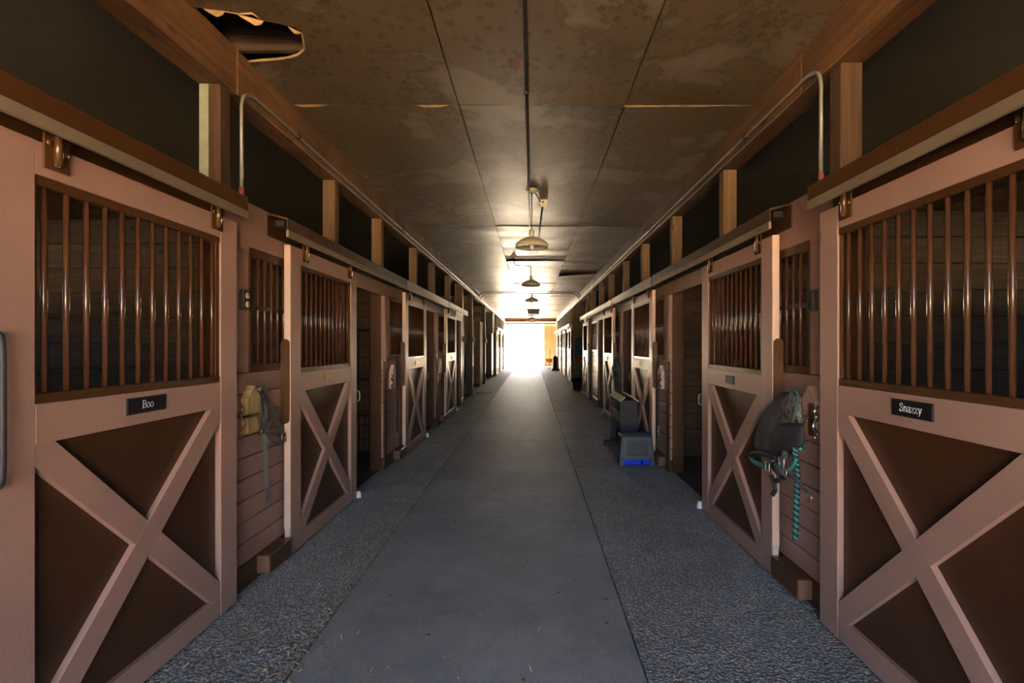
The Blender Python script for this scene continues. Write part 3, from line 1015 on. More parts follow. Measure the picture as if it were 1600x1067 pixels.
# ------------------------------------------------------------------ conduits
def conduit(name, pts, r, label, clips=(), mat='conduit', red=None):
    t = thing(name, label, 'conduit')
    obj('pipe', MB().tube(pts, r, 8), M[mat], t)
    for c in clips:
        obj('clip', MB().box(c[0] - .018, c[0] + .018, c[1] - .012, c[1] + .012, c[2] - .02, c[2] + .02, .004), M['dark_metal'], t)
    if red: obj('coupling', MB().tube(red, r * 1.35, 8), M['red_end'], t)
    return t
for side, y in ((-1, 2.895), (1, 2.655)):
    f = lambda d: SX(side, d)
    p = [(f(.012), y, 2.36), (f(.012), y, 2.86)] + spline([(f(.012), y, 2.90), (f(.013), y + .02, 2.975), (f(.014), y + .10, 3.02), (f(.014), y + .22, 3.025)], 5) + [(f(.014), 16.0, 3.03), (f(.014), 30.0, 3.03)]
    conduit('beam_conduit', p, .0105, 'thin grey conduit rising from the stall wall and running along the %s beam' % ('left' if side < 0 else 'right'),
            [(f(.01), yy, 3.03) for yy in (3.6, 6.5, 9.5, 12.5)], red=[(f(.012), y, 2.36), (f(.012), y, 2.42)])
conduit('ceiling_conduit', [(-.035, -2.2, ZC - .012), (-.035, 5.40, ZC - .012), (-.035, 9.3, ZC - .014)], .011, 'long dark conduit running down the middle of the ceiling', [(-.035, 3.3, ZC - .01), (-.035, 1.5, ZC - .01)], 'dark_metal')
conduit('cross_conduit', spline([(-1.72, 16.0, 3.0), (-1.68, 16.05, 3.04), (-1.60, 16.1, 3.15), (-1.45, 16.1, 3.19)], 4) + [(1.3, 16.1, 3.19)] + spline([(1.3, 16.1, 3.19), (1.45, 16.1, 3.15), (1.53, 16.05, 3.04), (1.56, 16.0, 3.0)], 4), .014, 'dark conduit crossing the ceiling from beam to beam', (), 'dark_metal')
conduit('cross_conduit', spline([(-1.72, 15.6, 3.02), (-1.62, 15.7, 3.14), (-1.5, 15.7, 3.19)], 4) + [(-.5, 15.7, 3.19)], .014, 'short dark conduit stub on the ceiling at the left beam', (), 'dark_metal')
conduit('cross_conduit', spline([(1.57, 15.6, 3.02), (1.5, 15.7, 3.14), (1.38, 15.7, 3.19)], 4) + [(.6, 15.7, 3.19)], .014, 'short dark conduit stub on the ceiling at the right beam', (), 'dark_metal')

jb = thing('junction_box', 'small cream junction box on the ceiling beside the nearest lamp', 'junction box', (.135, 5.83, ZC - .03))
obj('box', MB().box(-.05, .05, -.04, .04, -.04, .03, .005), M['enamel'], jb)
obj('knockout', MB().lathe([(0, -.042), (.012, -.042), (.013, -.038)], 10, (0, 0, 0), 'y'), M['black_paint'], jb)
conduit('flex_cable', spline([(.03, 5.45, ZC - .03), (.06, 5.6, ZC - .02), (.10, 5.78, ZC - .03)], 4), .009, 'short flexible cable between nearest lamp canopy and junction box', (), 'conduit')
conduit('box_conduit', [(.135, 5.87, ZC - .025), (.12, 7.2, ZC - .015), (.10, 9.1, ZC - .015)], .011, 'dark conduit leaving the ceiling junction box towards the second lamp', (), 'dark_metal')

# ------------------------------------------------------------------ pendant lamps
def lamp_meshes():
    out = {}
    shade = [(.030, .085), (.040, .083), (.085, .070), (.135, .045), (.172, .018), (.184, .0), (.187, -.035), (.181, -.035), (.178, 0), (.166, .014), (.130, .038), (.08, .062), (.035, .076), (.028, .076)]
    out['shade'] = (MB().lathe(shade, 32), 'enamel')
    inner = [(.177, -.002), (.165, .012), (.129, .036), (.08, .060), (.034, .074)]
    out['reflector'] = (MB().lathe(inner, 32), 'enamel_in')
    out['neck'] = (MB().lathe([(0, .165), (.026, .165), (.030, .155), (.031, .085), (.028, .08)], 16), 'enamel')
    out['bulb'] = (MB().lathe([(.0, -.058), (.018, -.054), (.030, -.035), (.033, -.012), (.026, .015), (.016, .04), (.014, .07)], 14), 'glass_bulb')
    return {k: (v[0].mesh(k), v[1]) for k, v in out.items()}
LM = lamp_meshes()
for k, (me, mt) in LM.items(): me.materials.append(M[mt])
lamps = [(0.0, 5.42, 2.60, 'nearest of the cream enamel pendant lamps, largest in view'), (-.02, 9.45, 2.66, 'second pendant lamp from the camera, with a kinked conduit'),
         (.0, 13.1, 2.68, 'third pendant lamp from the camera, just before the dark hanging box'), (.0, 20.7, 2.74, 'fourth pendant lamp, the first beyond the dark hanging box'),
         (.0, 24.7, 2.80, 'fifth pendant lamp, second last before the far doorway'), (.02, 28.4, 2.84, 'last small pendant lamp before the bright far doorway')]
for i, (x, y, z, lab) in enumerate(lamps):
    t = thing('pendant_lamp', lab, 'lamp', (x, y, z), 0, 'cream pendant lamps down the aisle')
    for k, (me, mt) in LM.items():
        o = bpy.data.objects.new(k, me); COL.objects.link(o); o.parent = t
    rod = MB().tube([(0, 0, .15), (0, 0, ZC - z - .01)], .007, 8)
    if i == 1:
        rod = MB().tube([(0, 0, .15), (0, 0, .34), (-.02, 0, .36), (-.28, -.02, .37), (-.32, -.02, .40), (-.33, -.02, ZC - z - .01)], .009, 8)
    obj('rod', rod, M['brass'] if i == 0 else M['dark_metal'], t)
    xx = -.33 if i == 1 else 0
    obj('canopy', MB().lathe([(0, -.034), (.012, -.034), (.03, -.028), (.068, -.008), (.072, .0), (0, .0)], 20, (xx, 0, ZC - z - .004)), M['enamel'], t)
hb = thing('hanging_heater', 'dark rectangular box hanging in the lamp row far down the aisle', 'heater', (.06, 16.9, 2.66))
obj('body', MB().prism([(-.19, -.13), (.19, -.13), (.22, .04), (-.22, .04)], 1, -.2, .2), M['brown_panel'], hb)
obj('flange', MB().box(-.28, .28, -.24, .24, .04, .065, .005), M['brown_panel'], hb)
obj('stem', MB().tube([(-.05, 0, .06), (-.05, 0, ZC - 2.66)], .012, 8), M['dark_metal'], hb)

# ------------------------------------------------------------------ hanging halters, ropes, fly mask
def WP(side, d):
    X = SX(side, d)
    return lambda px, py, dd=0.0: P(px, py, X + (dd if side < 0 else -dd))

h = WP(-1, .03)
ht = thing('halter', 'grey nylon halter with a long tail hanging beside the Boo door', 'halter')
mb = MB()
mb.ribbon(spline([h(409, 612), h(405, 624), h(407, 645), h(411, 660), h(411, 675)], 5), .024)
obj('crown_strap', mb, M['leather'], ht)
mb = MB()
mb.ribbon(spline([h(402, 616), h(405, 609, .03), h(412, 606, .04), h(415, 611, .03), h(414, 618)], 5), .022)
obj('crown_loop', mb, M['leather'], ht)
obj('cheek_strap', MB().ribbon(spline([h(414, 612), h(415, 622), h(421, 633), h(427, 645), h(430, 653)], 5), .022), M['leather'], ht)
obj('second_crown_strap', MB().ribbon(spline([h(413, 618, .012), h(416, 640, .012), h(415, 660, .012), h(412, 674, .012)], 5), .022), M['leather2'], ht)
obj('nose_strap', MB().ribbon(spline([h(430, 654, .02), h(421, 663, .025), h(412, 673, .02)], 5), .024), M['leather'], ht)
obj('chin_strap', MB().ribbon(spline([h(431, 655), h(437, 665), h(441, 676), h(444, 682)], 5), .022), M['leather'], ht)
obj('throat_strap', MB().ribbon(spline([h(412, 674), h(420, 674, .02), h(430, 678, .03), h(441, 681, .02)], 5), .022), M['leather'], ht)
obj('jaw_strap', MB().ribbon(spline([h(411, 678, .02), h(416, 687, .04), h(426, 692, .05), h(437, 691, .04), h(447, 686, .02)], 5), .024), M['leather'], ht)
obj('tail_strap', MB().ribbon(spline([h(411, 678, .012), h(414, 695, .012), h(416, 715, .012), h(416, 740, .01), h(417, 760, .01), h(418, 785, .01)], 5), .024), M['leather'], ht)
for yy in (762, 768, 774, 780): obj('eyelet', MB().ribbon([h(417.2, yy, .016), h(417.2, yy + 3, .016)], .012, .003), M['leather2'], ht)
def ring(c, r, w=.004, n=16, sq=False):
    pts = []
    for k in range(n + 1):
        a = 2 * PI * k / n
        cy_, cz_ = math.cos(a), math.sin(a)
        if sq:
            mx = max(abs(cy_), abs(cz_)); cy_, cz_ = cy_ / mx, cz_ / mx
        pts.append((c[0], c[1] + r * cy_, c[2] + r * cz_))
    return MB().tube(pts, w, 6)
obj('ring', ring(h(430.5, 653.5, .02), .016), M['brass'], ht)
obj('ring', ring(h(411, 674.5, .025), .014), M['brass'], ht)
obj('buckle', ring(h(443.5, 682.5, .03), .022, .0045, 16, True), M['brass'], ht)
obj('hook', MB().tube(spline([P(407, 625, XL), P(408, 626, XL + .05), P(411, 620, XL + .075), P(412, 612, XL + .07)], 5), .006, 8), M['dark_metal'], ht)

# right hand tack beside the Snazzy door
r_ = WP(1, .10)
fm = thing('fly_mask', 'black and camouflage padded fly mask hanging beside the Snazzy door', 'fly mask')
def lobe(rows, depth, mat, name, parent, base):
    """rows: (left px, right px, py); a soft padded shape that bulges from the wall"""
    mb = MB()
    n = 16
    prev = None
    vv = []
    for i, (a, b, y) in enumerate(rows):
        t = i / (len(rows) - 1)
        L, R = base(a, y), base(b, y)
        c = (L + R) / 2
        hw_ = (L - R) / 2
        dp = depth * (math.sin(PI * min(max(t, .04), .96)) ** .5)
        for k in range(n):
            an = 2 * PI * k / n
            wob = 1 + .07 * math.sin(3 * an + i * 1.3) + .05 * math.sin(5 * an + 2.2 * i)
            v = c + hw_ * math.cos(an) + Vector((-1, 0, 0)) * (dp * math.sin(an) * wob)
            vv.append(v)
    ff = []
    m = len(rows)
    for i in range(m - 1):
        for k in range(n):
            p, q = i * n + k, i * n + (k + 1) % n
            ff.append((p, q, q + n, p + n))
    ff.append(tuple(range(n))[::-1]); ff.append(tuple(range((m - 1) * n, m * n)))
    mb.add(vv, ff, True)
    return obj(name, mb, mat, parent)
lobe([(1224, 1240, 613), (1214, 1240, 622), (1203, 1238, 633), (1194, 1230, 645), (1188, 1222, 658), (1184, 1214, 672), (1181, 1210, 685), (1179, 1208, 696), (1184, 1207, 704), (1195, 1206, 708)], .035, M['mesh_cloth'], 'mesh_panel', fm, WP(1, .12))
lobe([(1226, 1248, 612), (1222, 1251, 622), (1219, 1251, 636), (1218, 1252, 648), (1216, 1252, 660), (1216, 1250, 670)], .035, M['camo'], 'camouflage_panel', fm, WP(1, .115))
lobe([(1224, 1252, 661), (1212, 1255, 668), (1207, 1256, 680), (1205, 1256, 690), (1206, 1250, 700), (1208, 1238, 708), (1211, 1222, 714)], .04, M['black_cloth'], 'padded_ear_cover', fm, WP(1, .135))
q = WP(1, .16)
obj('binding', MB().tube(spline([q(1238, 660), q(1243, 640), q(1247, 622), q(1243, 610), q(1237, 612), q(1232, 630)], 5), .006, 6), M['teal_dull'], fm)
hl = thing('halter', 'black halter with teal padded noseband and silver buckles under the fly mask', 'halter')
mb = MB().tube(spline([q(1172, 711), q(1185, 708), q(1200, 711), q(1213, 716)], 6), .017, 8, flat=.010, up=(1, 0, 0))
obj('noseband', mb, M['leather2'], hl)
mb = MB().tube(spline([q(1171, 712), q(1175, 719), q(1186, 725), q(1198, 728), q(1205, 726)], 6), .016, 8, flat=.008, up=(1, 0, 0))
obj('noseband_lining', mb, M['teal'], hl)
obj('cheek_strap', MB().ribbon(spline([q(1205, 724), q(1212, 735), q(1220, 745), q(1228, 747)], 5), .026), M['leather2'], hl)
obj('chin_strap', MB().ribbon(spline([q(1212, 720), q(1216, 735), q(1218, 748), q(1210, 752)], 5), .03), M['leather2'], hl)
obj('crown_strap', MB().ribbon(spline([q(1228, 705), q(1224, 718), q(1221, 730), q(1224, 742)], 5), .028), M['leather'], hl)
obj('strap_end', MB().ribbon(spline([q(1205, 742), q(1209, 755), q(1211, 765), q(1206, 774)], 5), .026), M['leather2'], hl)
obj('lead_strap', MB().ribbon(spline([q(1230, 739), q(1240, 746), q(1250, 757), q(1262, 770)], 5), .018), M['leather'], hl)
obj('buckle', ring(q(1221, 722, .02), .026, .004, 16, True), M['steel'], hl)
obj('buckle', ring(q(1199, 729, .02), .024, .004, 16, True), M['steel'], hl)
obj('ring', ring(q(1226, 738, .02), .02, .004), M['steel'], hl)
obj('snap', MB().tube(spline([q(1262, 769), q(1266, 773), q(1268, 779), q(1265, 783), q(1262, 779)], 4), .005, 6), M['steel'], hl)
rp = thing('lead_rope', 'teal and black braided lead rope hanging beside the Snazzy door', 'rope')
path = spline([WP(1, .06)(1256, 690), WP(1, .13)(1252, 700), WP(1, .15)(1243, 701), WP(1, .13)(1243, 715), WP(1, .10)(1246, 740), WP(1, .08)(1245, 770), WP(1, .07)(1244, 800), WP(1, .07)(1243, 843)], 16)
for nm, ph, mt in (('teal_strand', 0, 'teal'), ('black_strand', PI, 'leather2')):
    pts = []
    L = 0
    for i, p in enumerate(path):
        if i: L += (p - path[i - 1]).length
    dense = []
    for i in range(len(path) - 1):
        for k in range(3): dense.append(path[i].lerp(path[i + 1], k / 3))
    L = 0
    for i, p in enumerate(dense):
        if i: L += (p - dense[i - 1]).length
        a = ph + L * 2 * PI / .036
        pts.append(p + Vector((math.cos(a), math.sin(a), 0)) * .0075)
    obj(nm, MB().tube(pts, .0095, 7), M[mt], rp)
rl = thing('lead_rope', 'teal and black rope loop around the halter under the fly mask', 'rope')
obj('loop', MB().tube(spline([q(1212, 724), q(1220, 731), q(1232, 733), q(1240, 726), q(1244, 716)], 6), .009, 8), M['teal'], rl)

# black lead ropes on the next pillars
def lead(side, y, z0, z1, label, snapc):
    f = lambda d: SX(side, d)
    t = thing('lead_rope', label, 'rope', (f(.03), y, z0))
    obj('strap', MB().ribbon([(0, 0, 0), (0, .005, (z1 - z0) * .5), (0, 0, z1 - z0 + .16)], .018, .008), M['leather2'], t)
    obj('snap', MB().tube(spline([(0, 0, z1 - z0 + .17), (0, .012, z1 - z0 + .10), (0, -.014, z1 - z0 + .06), (0, .012, z1 - z0 + .02), (0, .0, z1 - z0)], 4), .009, 6), snapc, t)
lead(-1, 6.18, 1.34, .20, 'black lead rope with a snap hanging on the left wall past Boo', M['steel'])
lead(1, 6.0, 1.30, .30, 'black lead strap with chrome snap hanging behind the step stool', M['steel'])

# dark teal halter further along on the right
t = thing('halter', 'dark teal halter hanging on the right wall beyond the saddle rack', 'halter')
g = WP(1, .09)
for nm, pts in (('crown_strap', [(964, 560), (961, 567), (959, 577), (960, 588)]), ('cheek_strap', [(964, 560), (967, 570), (968, 582), (964, 592)]),
                ('nose_strap', [(956, 574), (960, 577), (965, 578), (968, 577)]), ('jaw_strap', [(955, 588), (960, 592), (966, 592), (968, 585)]), ('tail_strap', [(961, 590), (962, 600), (963, 610)])):
    obj(nm, MB().ribbon(spline([g(a, b) for a, b in pts], 5), .05, .012), M['teal_dull'], t)

# ------------------------------------------------------------------ step stool
st = thing('step_stool', 'grey plastic step stool with a bright blue folded step', 'stool', (1.285, 6.02, 0))
def hull(x0b, x1b, y0b, y1b, x0t, x1t, y0t, y1t, z0, z1):
    return [(x0b, y0b, z0), (x1b, y0b, z0), (x1b, y1b, z0), (x0b, y1b, z0), (x0t, y0t, z1), (x1t, y0t, z1), (x1t, y1t, z1), (x0t, y1t, z1)]
HF = [(0, 3, 2, 1), (4, 5, 6, 7), (0, 1, 5, 4), (1, 2, 6, 5), (2, 3, 7, 6), (3, 0, 4, 7)]
def quadpanel(mb, corners, t, nrm):
    a = [Vector(c) for c in corners]
    n = Vector(nrm).normalized() * t
    vv = a + [p + n for p in a]
    mb.add(vv, [(0, 1, 2, 3), (7, 6, 5, 4), (0, 4, 5, 1), (1, 5, 6, 2), (2, 6, 7, 3), (3, 7, 4, 0)])
def face_pt(u, v, back=False):
    # u -1..1 across, v 0..1 up; front face leans back
    hw_ = .225 - .04 * v
    y = (-.13 + .03 * v) if not back else (.13 - .03 * v)
    return (u * hw_, y, v * .35)
for back in (False, True):
    mb = MB()
    o_ = .012 if not back else -.012
    cells = []
    us = [-1, -.76, -.62, .55, .74, 1]
    for (u0, u1, v0, v1) in ((-1, -.72, 0, .30), (.72, 1, 0, .30), (-1, 1, .22, .36), (-1, -.62, .36, .86), (.62, 1, .36, .86), (-1, 1, .86, 1.0)):
        quadpanel(mb, [face_pt(u0, v0, back), face_pt(u1, v0, back), face_pt(u1, v1, back), face_pt(u0, v1, back)], .012, (0, 1 if not back else -1, 0))
    obj('front_panel' if not back else 'back_panel', mb, M['plastic'], st)
    mb = MB()
    quadpanel(mb, [(x, y + o_, z) for x, y, z in (face_pt(-.62, .36, back), face_pt(.62, .36, back), face_pt(.62, .86, back), face_pt(-.62, .86, back))], .004, (0, 1 if not back else -1, 0))
    obj('recess', mb, M['plastic_dark'], st)
for s in (-1, 1):
    mb = MB()
    def sp(a, v): return (s * (.225 - .04 * v), (-.13 + .03 * v) + (.26 - .06 * v) * a, v * .35)
    for (a0, a1, v0, v1) in ((0, .22, 0, 1), (.78, 1, 0, 1), (.22, .78, .55, 1), (.30, .70, .30, .40)):
        quadpanel(mb, [sp(a0, v0), sp(a1, v0), sp(a1, v1), sp(a0, v1)], .012, (-s, 0, 0))
    obj('side_panel', mb, M['plastic_dark'], st)
obj('top_step', MB().box(-.195, .195, -.11, .11, .345, .368, .008), M['plastic'], st)
for k in range(9): obj('tread_rib', MB().box(-.17, .17, -.09 + k * .022, -.082 + k * .022, .368, .3715), M['plastic_dark'], st)
obj('blue_step', MB().box(-.165, .055, -.112, .10, .012, .078, .006), M['blue'], st)
obj('blue_step', MB().box(.068, .160, -.112, .10, .012, .078, .006), M['blue'], st)

# ------------------------------------------------------------------ saddle rack
sr = thing('saddle_rack', 'dark wooden saddle rack with bare tilted planks behind the stool', 'saddle rack', (1.335, 7.05, 0))
for nm, y0, y1 in (('end_board', -.40, -.36), ('end_board', .36, .40)):
    obj(nm, MB().prism([(-.12, .06), (.12, .06), (.12, .675), (.085, .71), (-.085, .71), (-.12, .675)], 1, y0, y1), M['navy'], sr)
def plank_tilt(s, nm):
    mb = MB()
    a, b = Vector((s * .135, 0, .705)), Vector((s * .06, 0, .765))
    d = (b - a).normalized()
    n = Vector((s * d.z * 1.0, 0, abs(d.x))) * .018
    n = Vector((s * abs(d.z), 0, abs(d.x))) * .018
    q_ = [a, b, b - n, a - n]
    mb.prism([(p.x, p.z) for p in q_], 1, -.42, .42)
    obj(nm, mb, M['tan'], sr)
plank_tilt(-1, 'saddle_plank'); plank_tilt(1, 'saddle_plank')
obj('side_rail', MB().box(-.125, -.10, -.36, .36, .40, .54, .004), M['post_dark'], sr)
obj('side_rail', MB().box(.10, .125, -.36, .36, .40, .54, .004), M['post_dark'], sr)
obj('foot', MB().box(-.13, .13, -.43, -.33, .0, .07, .005), M['navy'], sr)
obj('foot', MB().box(-.27, .13, .02, .12, .0, .075, .005), M['navy'], sr)
obj('foot', MB().box(-.13, .13, .33, .43, .0, .07, .005), M['navy'], sr)
obj('low_rail', MB().box(-.05, .05, -.36, .36, .10, .20, .004), M['navy'], sr)

# ------------------------------------------------------------------ gate panel inside the second left stall
gt = thing('mesh_gate', 'black wire gate leaning inside the open second left stall', 'gate', (-2.55, 6.56, 0))
fr = MB()
for a in ((-.42, -.385), (.385, .42)): fr.box(a[0], a[1], -.015, .015, 0, 1.69, .004)
for z in (0, .5, 1.0, 1.655): fr.box(-.385, .385, -.015, .015, z, z + .035, .004)
obj('frame', fr, M['black_paint'], gt)
for k in range(11): obj('wire', MB().tube([(-.35 + .07 * k, 0, .03), (-.35 + .07 * k, 0, 1.67)], .004, 6), M['black_paint'], gt)

# ------------------------------------------------------------------ bays between the two runs of stalls
partition(-1, 14.55, -3.4, -1.88, 2.95, 'plank_pale', 'wall_bay', 'pale plank wall dividing the left hand bays', 14)
partition(-1, 18.45, -3.4, -1.88, 2.95, 'plank_pale', 'wall_bay', 'pale plank wall at the end of the left hand bays', 14)
partition(-1, L2_START - .05, -3.4, -1.76, 2.95, 'plank_green', 'wall_bay', 'green grey plank wall before the far left stalls', 14)
partition(1, R2_START - .05, 1.61, 3.6, 2.95, 'plank_pale', 'wall_bay', 'pale plank wall before the far right stalls', 14)
struct('wall_bay_back_left', MB().box(-3.5, -3.4, L_END, L2_START, 0, ZC), M['stall_y'], 'dark back wall of the left hand bays')
struct('wall_bay_back_right', MB().box(3.6, 3.7, R_END, R2_START, 0, ZC), M['stall_y'], 'dark back wall of the right hand bay')
for (y, lab) in ((14.35, 'tall dark post carrying the left beam before the first bay wall'), (18.25, 'tall dark post carrying the left beam at the second bay wall'), (12.36, 'tall post closing the near left run of stalls')):
    t = thing('bay_post', lab, 'post', (XL - .08, y, 0))
    obj('shaft', MB().box(-.07, .07, -.07, .07, 0, ZB, .006), M['brown'] if y < 13 else M['dark_metal'], t)
    obj('edge_board', MB().box(.072, .085, -.06, .06, .1, 2.2, .003), M['pink_wall'], t)
    obj('cleat', MB().box(.085, .13, -.05, .05, 1.55, 1.7, .006), M['post'], t)
    obj('hook', MB().tube(spline([(.085, 0, 1.25), (.16, 0, 1.24), (.17, 0, 1.30)], 4), .009, 6), M['dark_metal'], t)
t = thing('bay_cabinet', 'tall pale wooden cabinet in the left hand bay beside the aisle', 'cabinet', (-2.05, 17.45, 0))
obj('body', MB().box(-.3, .24, -.5, .5, .12, 2.3, .006), M['plank_pale'], t)
obj('plinth', MB().box(-.28, .22, -.48, .48, 0, .12), M['brown_panel'], t)
obj('door', MB().box(-.28, .22, -.52, -.5, .16, 2.26, .004), M['plank_pale'], t)
t = thing('bay_cupboard', 'dark cupboard under the green boards before the far left stalls', 'cupboard', (-2.0, 22.2, 0))
obj('body', MB().box(-.3, .2, -.5, .5, .1, 2.0, .006), M['brown_panel'], t)
obj('door', MB().box(-.28, .18, -.52, -.5, .14, 1.96, .004), M['brown'], t)
obj('green_upper', MB().box(-.3, .24, -.5, .52, 2.02, 2.94, .006), M['plank_green'], t)
# blanket on a rail in the first bay
t = thing('blanket_rack', 'dark horse blanket draped over a rack in the first left bay', 'blanket rack', (-2.15, 13.6, 0))
for s in (-1, 1): obj('leg', MB().box(s * .24 - .02, s * .24 + .02, -.02, .02, 0, 1.15, .003), M['post_dark'], t)
obj('rail', MB().tube([(-.3, 0, 1.13), (.3, 0, 1.13)], .025, 10), M['post_dark'], t)
vv, ff = [], []
prof = [(-.16, .35), (-.14, .6), (-.11, .9), (-.06, 1.12), (0, 1.175), (.06, 1.12), (.12, .88), (.15, .62), (.16, .42)]
for off in (0, .012):
    for i, (yy, zz) in enumerate(prof):
        for k in range(13):
            x = -.27 + .54 * k / 12
            vv.append((x, yy + (.02 * math.sin(k * 1.4 + i * .5)) * (1 if i != 4 else .1) + (off if yy > 0 else -off), zz + off * .3 + .01 * math.sin(k * .9)))
n = len(prof) * 13
for base in (0, n):
    for i in range(len(prof) - 1):
        for k in range(12):
            a = base + i * 13 + k
            ff.append((a, a + 1, a + 14, a + 13))
obj('blanket', MB().add(vv, ff, True), M['black_cloth'], t)
tag(obj('rubber_mat', MB().prism([(-1.72, 14.75), (-1.30, 14.65), (-1.22, 15.1), (-1.45, 15.35), (-1.74, 15.3)], 2, .004, .02), M['green_mat']), 'dull green rubber mat lying on the floor by the left bay', 'mat')
# right bay
t = thing('feed_bucket', 'dark bucket standing at the foot of the near right stalls', 'bucket', (1.46, 15.6, 0))
obj('pail', MB().lathe([(0, .005), (.125, .005), (.13, .02), (.16, .40), (.168, .40), (.168, .415), (.152, .415), (.12, .03), (0, .03)], 24), M['plastic_dark'], t)
obj('handle', MB().tube([(.165 * math.cos(a), .0, .40 + .10 * math.sin(a)) for a in [PI * k / 12 for k in range(13)]], .005, 6), M['dark_metal'], t)
t = thing('saddle_blanket', 'blue and red saddle blanket hanging on the right bay wall', 'blanket', (1.95, 18.75, 0))
obj('blue_cloth', MB().box(-.3, .25, -.05, -.01, 1.05, 1.75, .01), plain('blue_cloth', (.06, .10, .22), .9), t)
obj('red_cloth', MB().box(-.28, .25, -.055, -.01, .85, 1.04, .01), plain('red_cloth', (.30, .08, .03), .9), t)

# ------------------------------------------------------------------ far stalls
def far_front(side, y0, y1, n, pal):
    f = lambda d: SX(side, d)
    nm = 'wall_far_left' if side < 0 else 'wall_far_right'
    W = struct(nm, MB().box(f(-.03), f(0), y0, y1, 2.06, ZTOP, .004), M['pink_wall'], 'front of the far %s hand stalls near the bright doorway' % ('left' if side < 0 else 'right'))
    obj('board_wall', MB().box(f(-.03), f(-.005), y0, y1, 0, 1.31), M['pink_wall'], W)
    pitch = (y1 - y0) / n
    words = ['first', 'second', 'third', 'fourth']
    for i in range(n):
        a = y0 + i * pitch
        for t_ in (a, a + pitch * .45):
            obj('post', MB().box(f(-.15), f(-.03), t_, t_ + .11, 0, 2.4), M['brown'], W)
            obj('upper_post', MB().box(f(-.145), f(-.03), t_ + .01, t_ + .10, 2.32, ZB), M['post'], W)
        obj('upper_post', MB().box(f(-.145), f(-.03), a + pitch * .75, a + pitch * .75 + .09, 2.32, ZB), M['post'], W)
        gf = MB().box(f(-.035), f(.006), a + 1.5, a + pitch - .2, 1.305, 1.355).box(f(-.035), f(.006), a + 1.5, a + pitch - .2, 2.03, 2.085)
        G = obj('grille', gf, M['brown'], W)
        k = int((pitch - 1.8) / .12)
        bars(BAR_W, [a + 1.55 + .12 * j for j in range(k)], lambda t_: (f(-.018), t_, 1.30), 'bar', M['bar'], G)
        make_door(side, a + .12, '%s door of the far %s hand stalls towards the bright doorway' % (words[i], 'left' if side < 0 else 'right'), None, None, guard=False, latch=False, roller=False, detail=1, bars_n=8)
        partition(side, a + pitch - .03, XO_L if side < 0 else XR + .17, XL - .17 if side < 0 else XO_R, n=6)
    track(side, y0 + .05, y1 - .05, 'long hooded door track over the far %s hand stalls' % ('left' if side < 0 else 'right'))
far_front(-1, L2_START, YF - .1, 3, None)
far_front(1, R2_START, YF - .1, 4, None)
# head beams and the part-closed leaf of the far doorway
t = struct('trim_1', MB().box(XL, XR, YF - .12, YF + .05, 2.98, 3.12, .01).box(XL, XR, YF - .02, YF + .12, 2.84, 2.94, .01), M['beam'], 'wooden head beams over the bright far doorway')
dr = tag(obj('door_1', MB().box(.80, XR + .5, YF + .22, YF + .27, .03, 2.95, .006), M['far_white']), 'cream sliding barn door standing partly across the far doorway', kind='structure')
for k in range(6): obj('door_board', MB().box(.81 + k * .205, 1.005 + k * .205, YF + .20, YF + .22, .05, 2.93, .004), M['far_white'], dr)

# things by the far doorway
t = thing('upright_bin', 'dark upright bin with rounded top on a wide base near far doorway', 'bin', (1.33, 27.4, 0))
obj('base', MB().box(-.22, .22, -.2, .2, 0, .14, .03), M['plastic_dark'], t)
obj('body', MB().lathe([(0, .14), (.145, .14), (.135, .30), (.15, .60), (.15, .70), (.12, .80), (.06, .845), (0, .85)], 20), M['plastic_dark'], t)
obj('top_knob', MB().lathe([(0, .90), (.025, .89), (.03, .86), (.02, .845)], 12), M['plastic_dark'], t)
t = thing('muck_cart', 'orange tub cart with thin legs standing in the far doorway', 'cart', (1.08, 30.6, 0))
mb = MB()
for a, b, c_, d_, z0, z1 in ((.20, .28, .22, .32, .38, .60),):
    vv = hull(-a, a, -c_, c_, -b, b, -d_, d_, z0, z1) + hull(-a + .02, a - .02, -c_ + .02, c_ - .02, -b + .02, b - .02, -d_ + .02, d_ - .02, z0 + .03, z1)
    ff = [(0, 3, 2, 1), (0, 1, 5, 4), (1, 2, 6, 5), (2, 3, 7, 6), (3, 0, 4, 7), (8, 9, 10, 11), (8, 12, 13, 9), (9, 13, 14, 10), (10, 14, 15, 11), (11, 15, 12, 8), (4, 5, 13, 12), (5, 6, 14, 13), (6, 7, 15, 14), (7, 4, 12, 15)]
    mb.add(vv, ff)
obj('tub', mb, M['orange'], t)
for sx_ in (-1, 1):
    for sy_ in (-1, 1):
        obj('leg', MB().tube([(sx_ * .19, sy_ * .2, .42), (sx_ * .25, sy_ * .26, 0)], .014, 8), M['dark_metal'], t)
obj('brace', MB().tube([(-.24, -.24, .12), (.24, -.24, .12)], .01, 6), M['dark_metal'], t)
t = thing('pitchfork', 'fork handle standing up behind the orange cart in far doorway', 'pitchfork', (1.10, 30.1, 0))
obj('handle', MB().tube([(0, 0, .25), (.02, .02, 1.12)], .018, 8), M['post'], t)
obj('grip', MB().tube([(.02, .02, 1.0), (.022, .022, 1.16)], .026, 8), M['red_end'], t)
for k in range(5): obj('tine', MB().tube([((k - 2) * .04, 0, .0), ((k - 2) * .04, .01, .2), (0 + (k - 2) * .02, 0, .27)], .005, 6), M['dark_metal'], t)

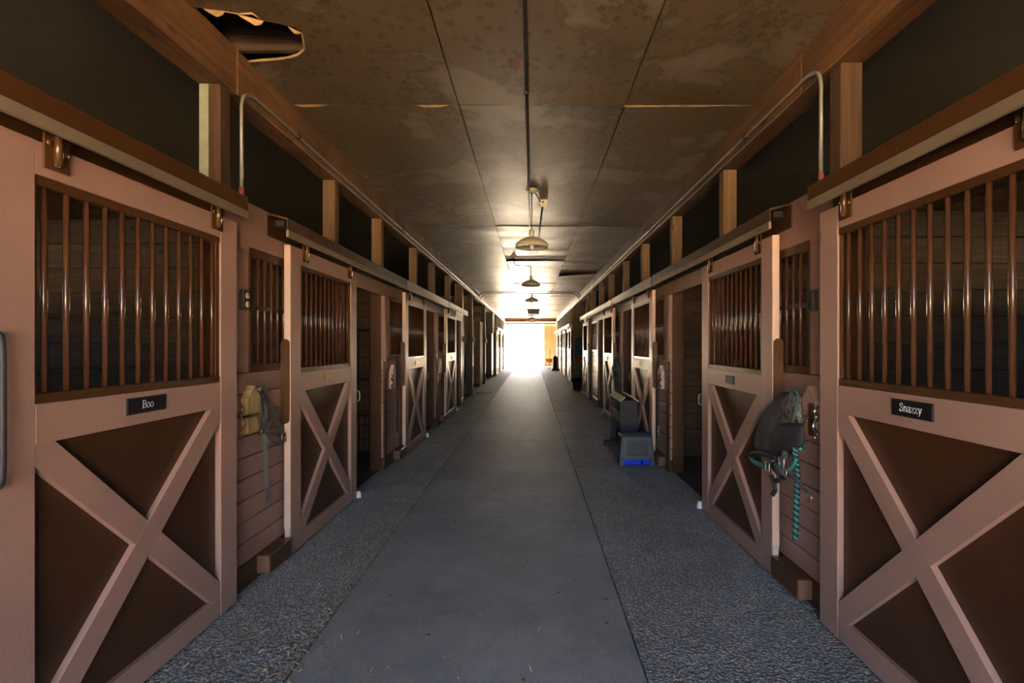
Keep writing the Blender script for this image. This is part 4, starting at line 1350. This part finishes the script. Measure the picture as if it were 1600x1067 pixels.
# ------------------------------------------------------------------ loose straw
rs = random.Random(3)
mb = MB()
def blade(x, y, l, a, z=.004):
    d = Vector((math.cos(a), math.sin(a), 0)) * l
    s_ = Vector((-math.sin(a), math.cos(a), 0)) * rs.uniform(.0018, .0042)
    p0 = Vector((x, y, z)); bend = s_ * rs.uniform(-8, 8)
    p1 = p0 + d * .5 + bend + Vector((0, 0, rs.uniform(.001, .012))); p2 = p0 + d + Vector((0, 0, rs.uniform(0, .01)))
    mb.add([p0 - s_, p0 + s_, p1 + s_, p1 - s_, p2 + s_ * .5, p2 - s_ * .5], [(0, 1, 2, 3), (3, 2, 4, 5)])
for i in range(420):
    y = 1.6 + 6.5 * rs.random() ** 1.7
    blade(rs.uniform(-1.62, 1.5), y, rs.uniform(.015, .065), rs.uniform(0, 6.3))
for i in range(420):
    y = 1.75 + 2.2 * rs.random() ** 1.3
    blade(-1.66 + .62 * rs.random() ** .9, y, rs.uniform(.015, .07), rs.uniform(0, 6.3), .008)
for i in range(260):
    y = 1.8 + 2.4 * rs.random()
    blade(-1.13 + .14 * rs.gauss(0, .5), y, rs.uniform(.012, .05), rs.uniform(0, 6.3), .007)
for i in range(500):
    y = 6 + 18 * rs.random()
    blade(rs.uniform(-1.65, 1.5), y, rs.uniform(.02, .09), rs.uniform(0, 6.3), .006)
o = obj('loose_straw', mb, M['hay'])
tag(o, 'pale wisps of straw and chaff scattered over the concrete aisle', 'straw', kind='stuff')


mb = MB()
for i in range(190):
    y = 1.55 + 9 * rs.random() ** 1.6
    x = rs.uniform(-1.6, 1.45)
    n_ = rs.randint(4, 6)
    r0 = rs.uniform(.002, .008)
    a0 = rs.uniform(0, 6.3)
    pts = [(x + r0 * (.5 + 1.5 * rs.random()) * math.cos(a0 + 2 * PI * k / n_), y + r0 * .55 * (.4 + 1.4 * rs.random()) * math.sin(a0 + 2 * PI * k / n_)) for k in range(n_)]
    mb.prism(pts, 2, .003, .003 + r0 * .5)
o = obj('floor_crumbs', mb, M['dirt'])
tag(o, 'dark crumbs of dirt and bark strewn over the concrete aisle', 'crumbs', kind='stuff')
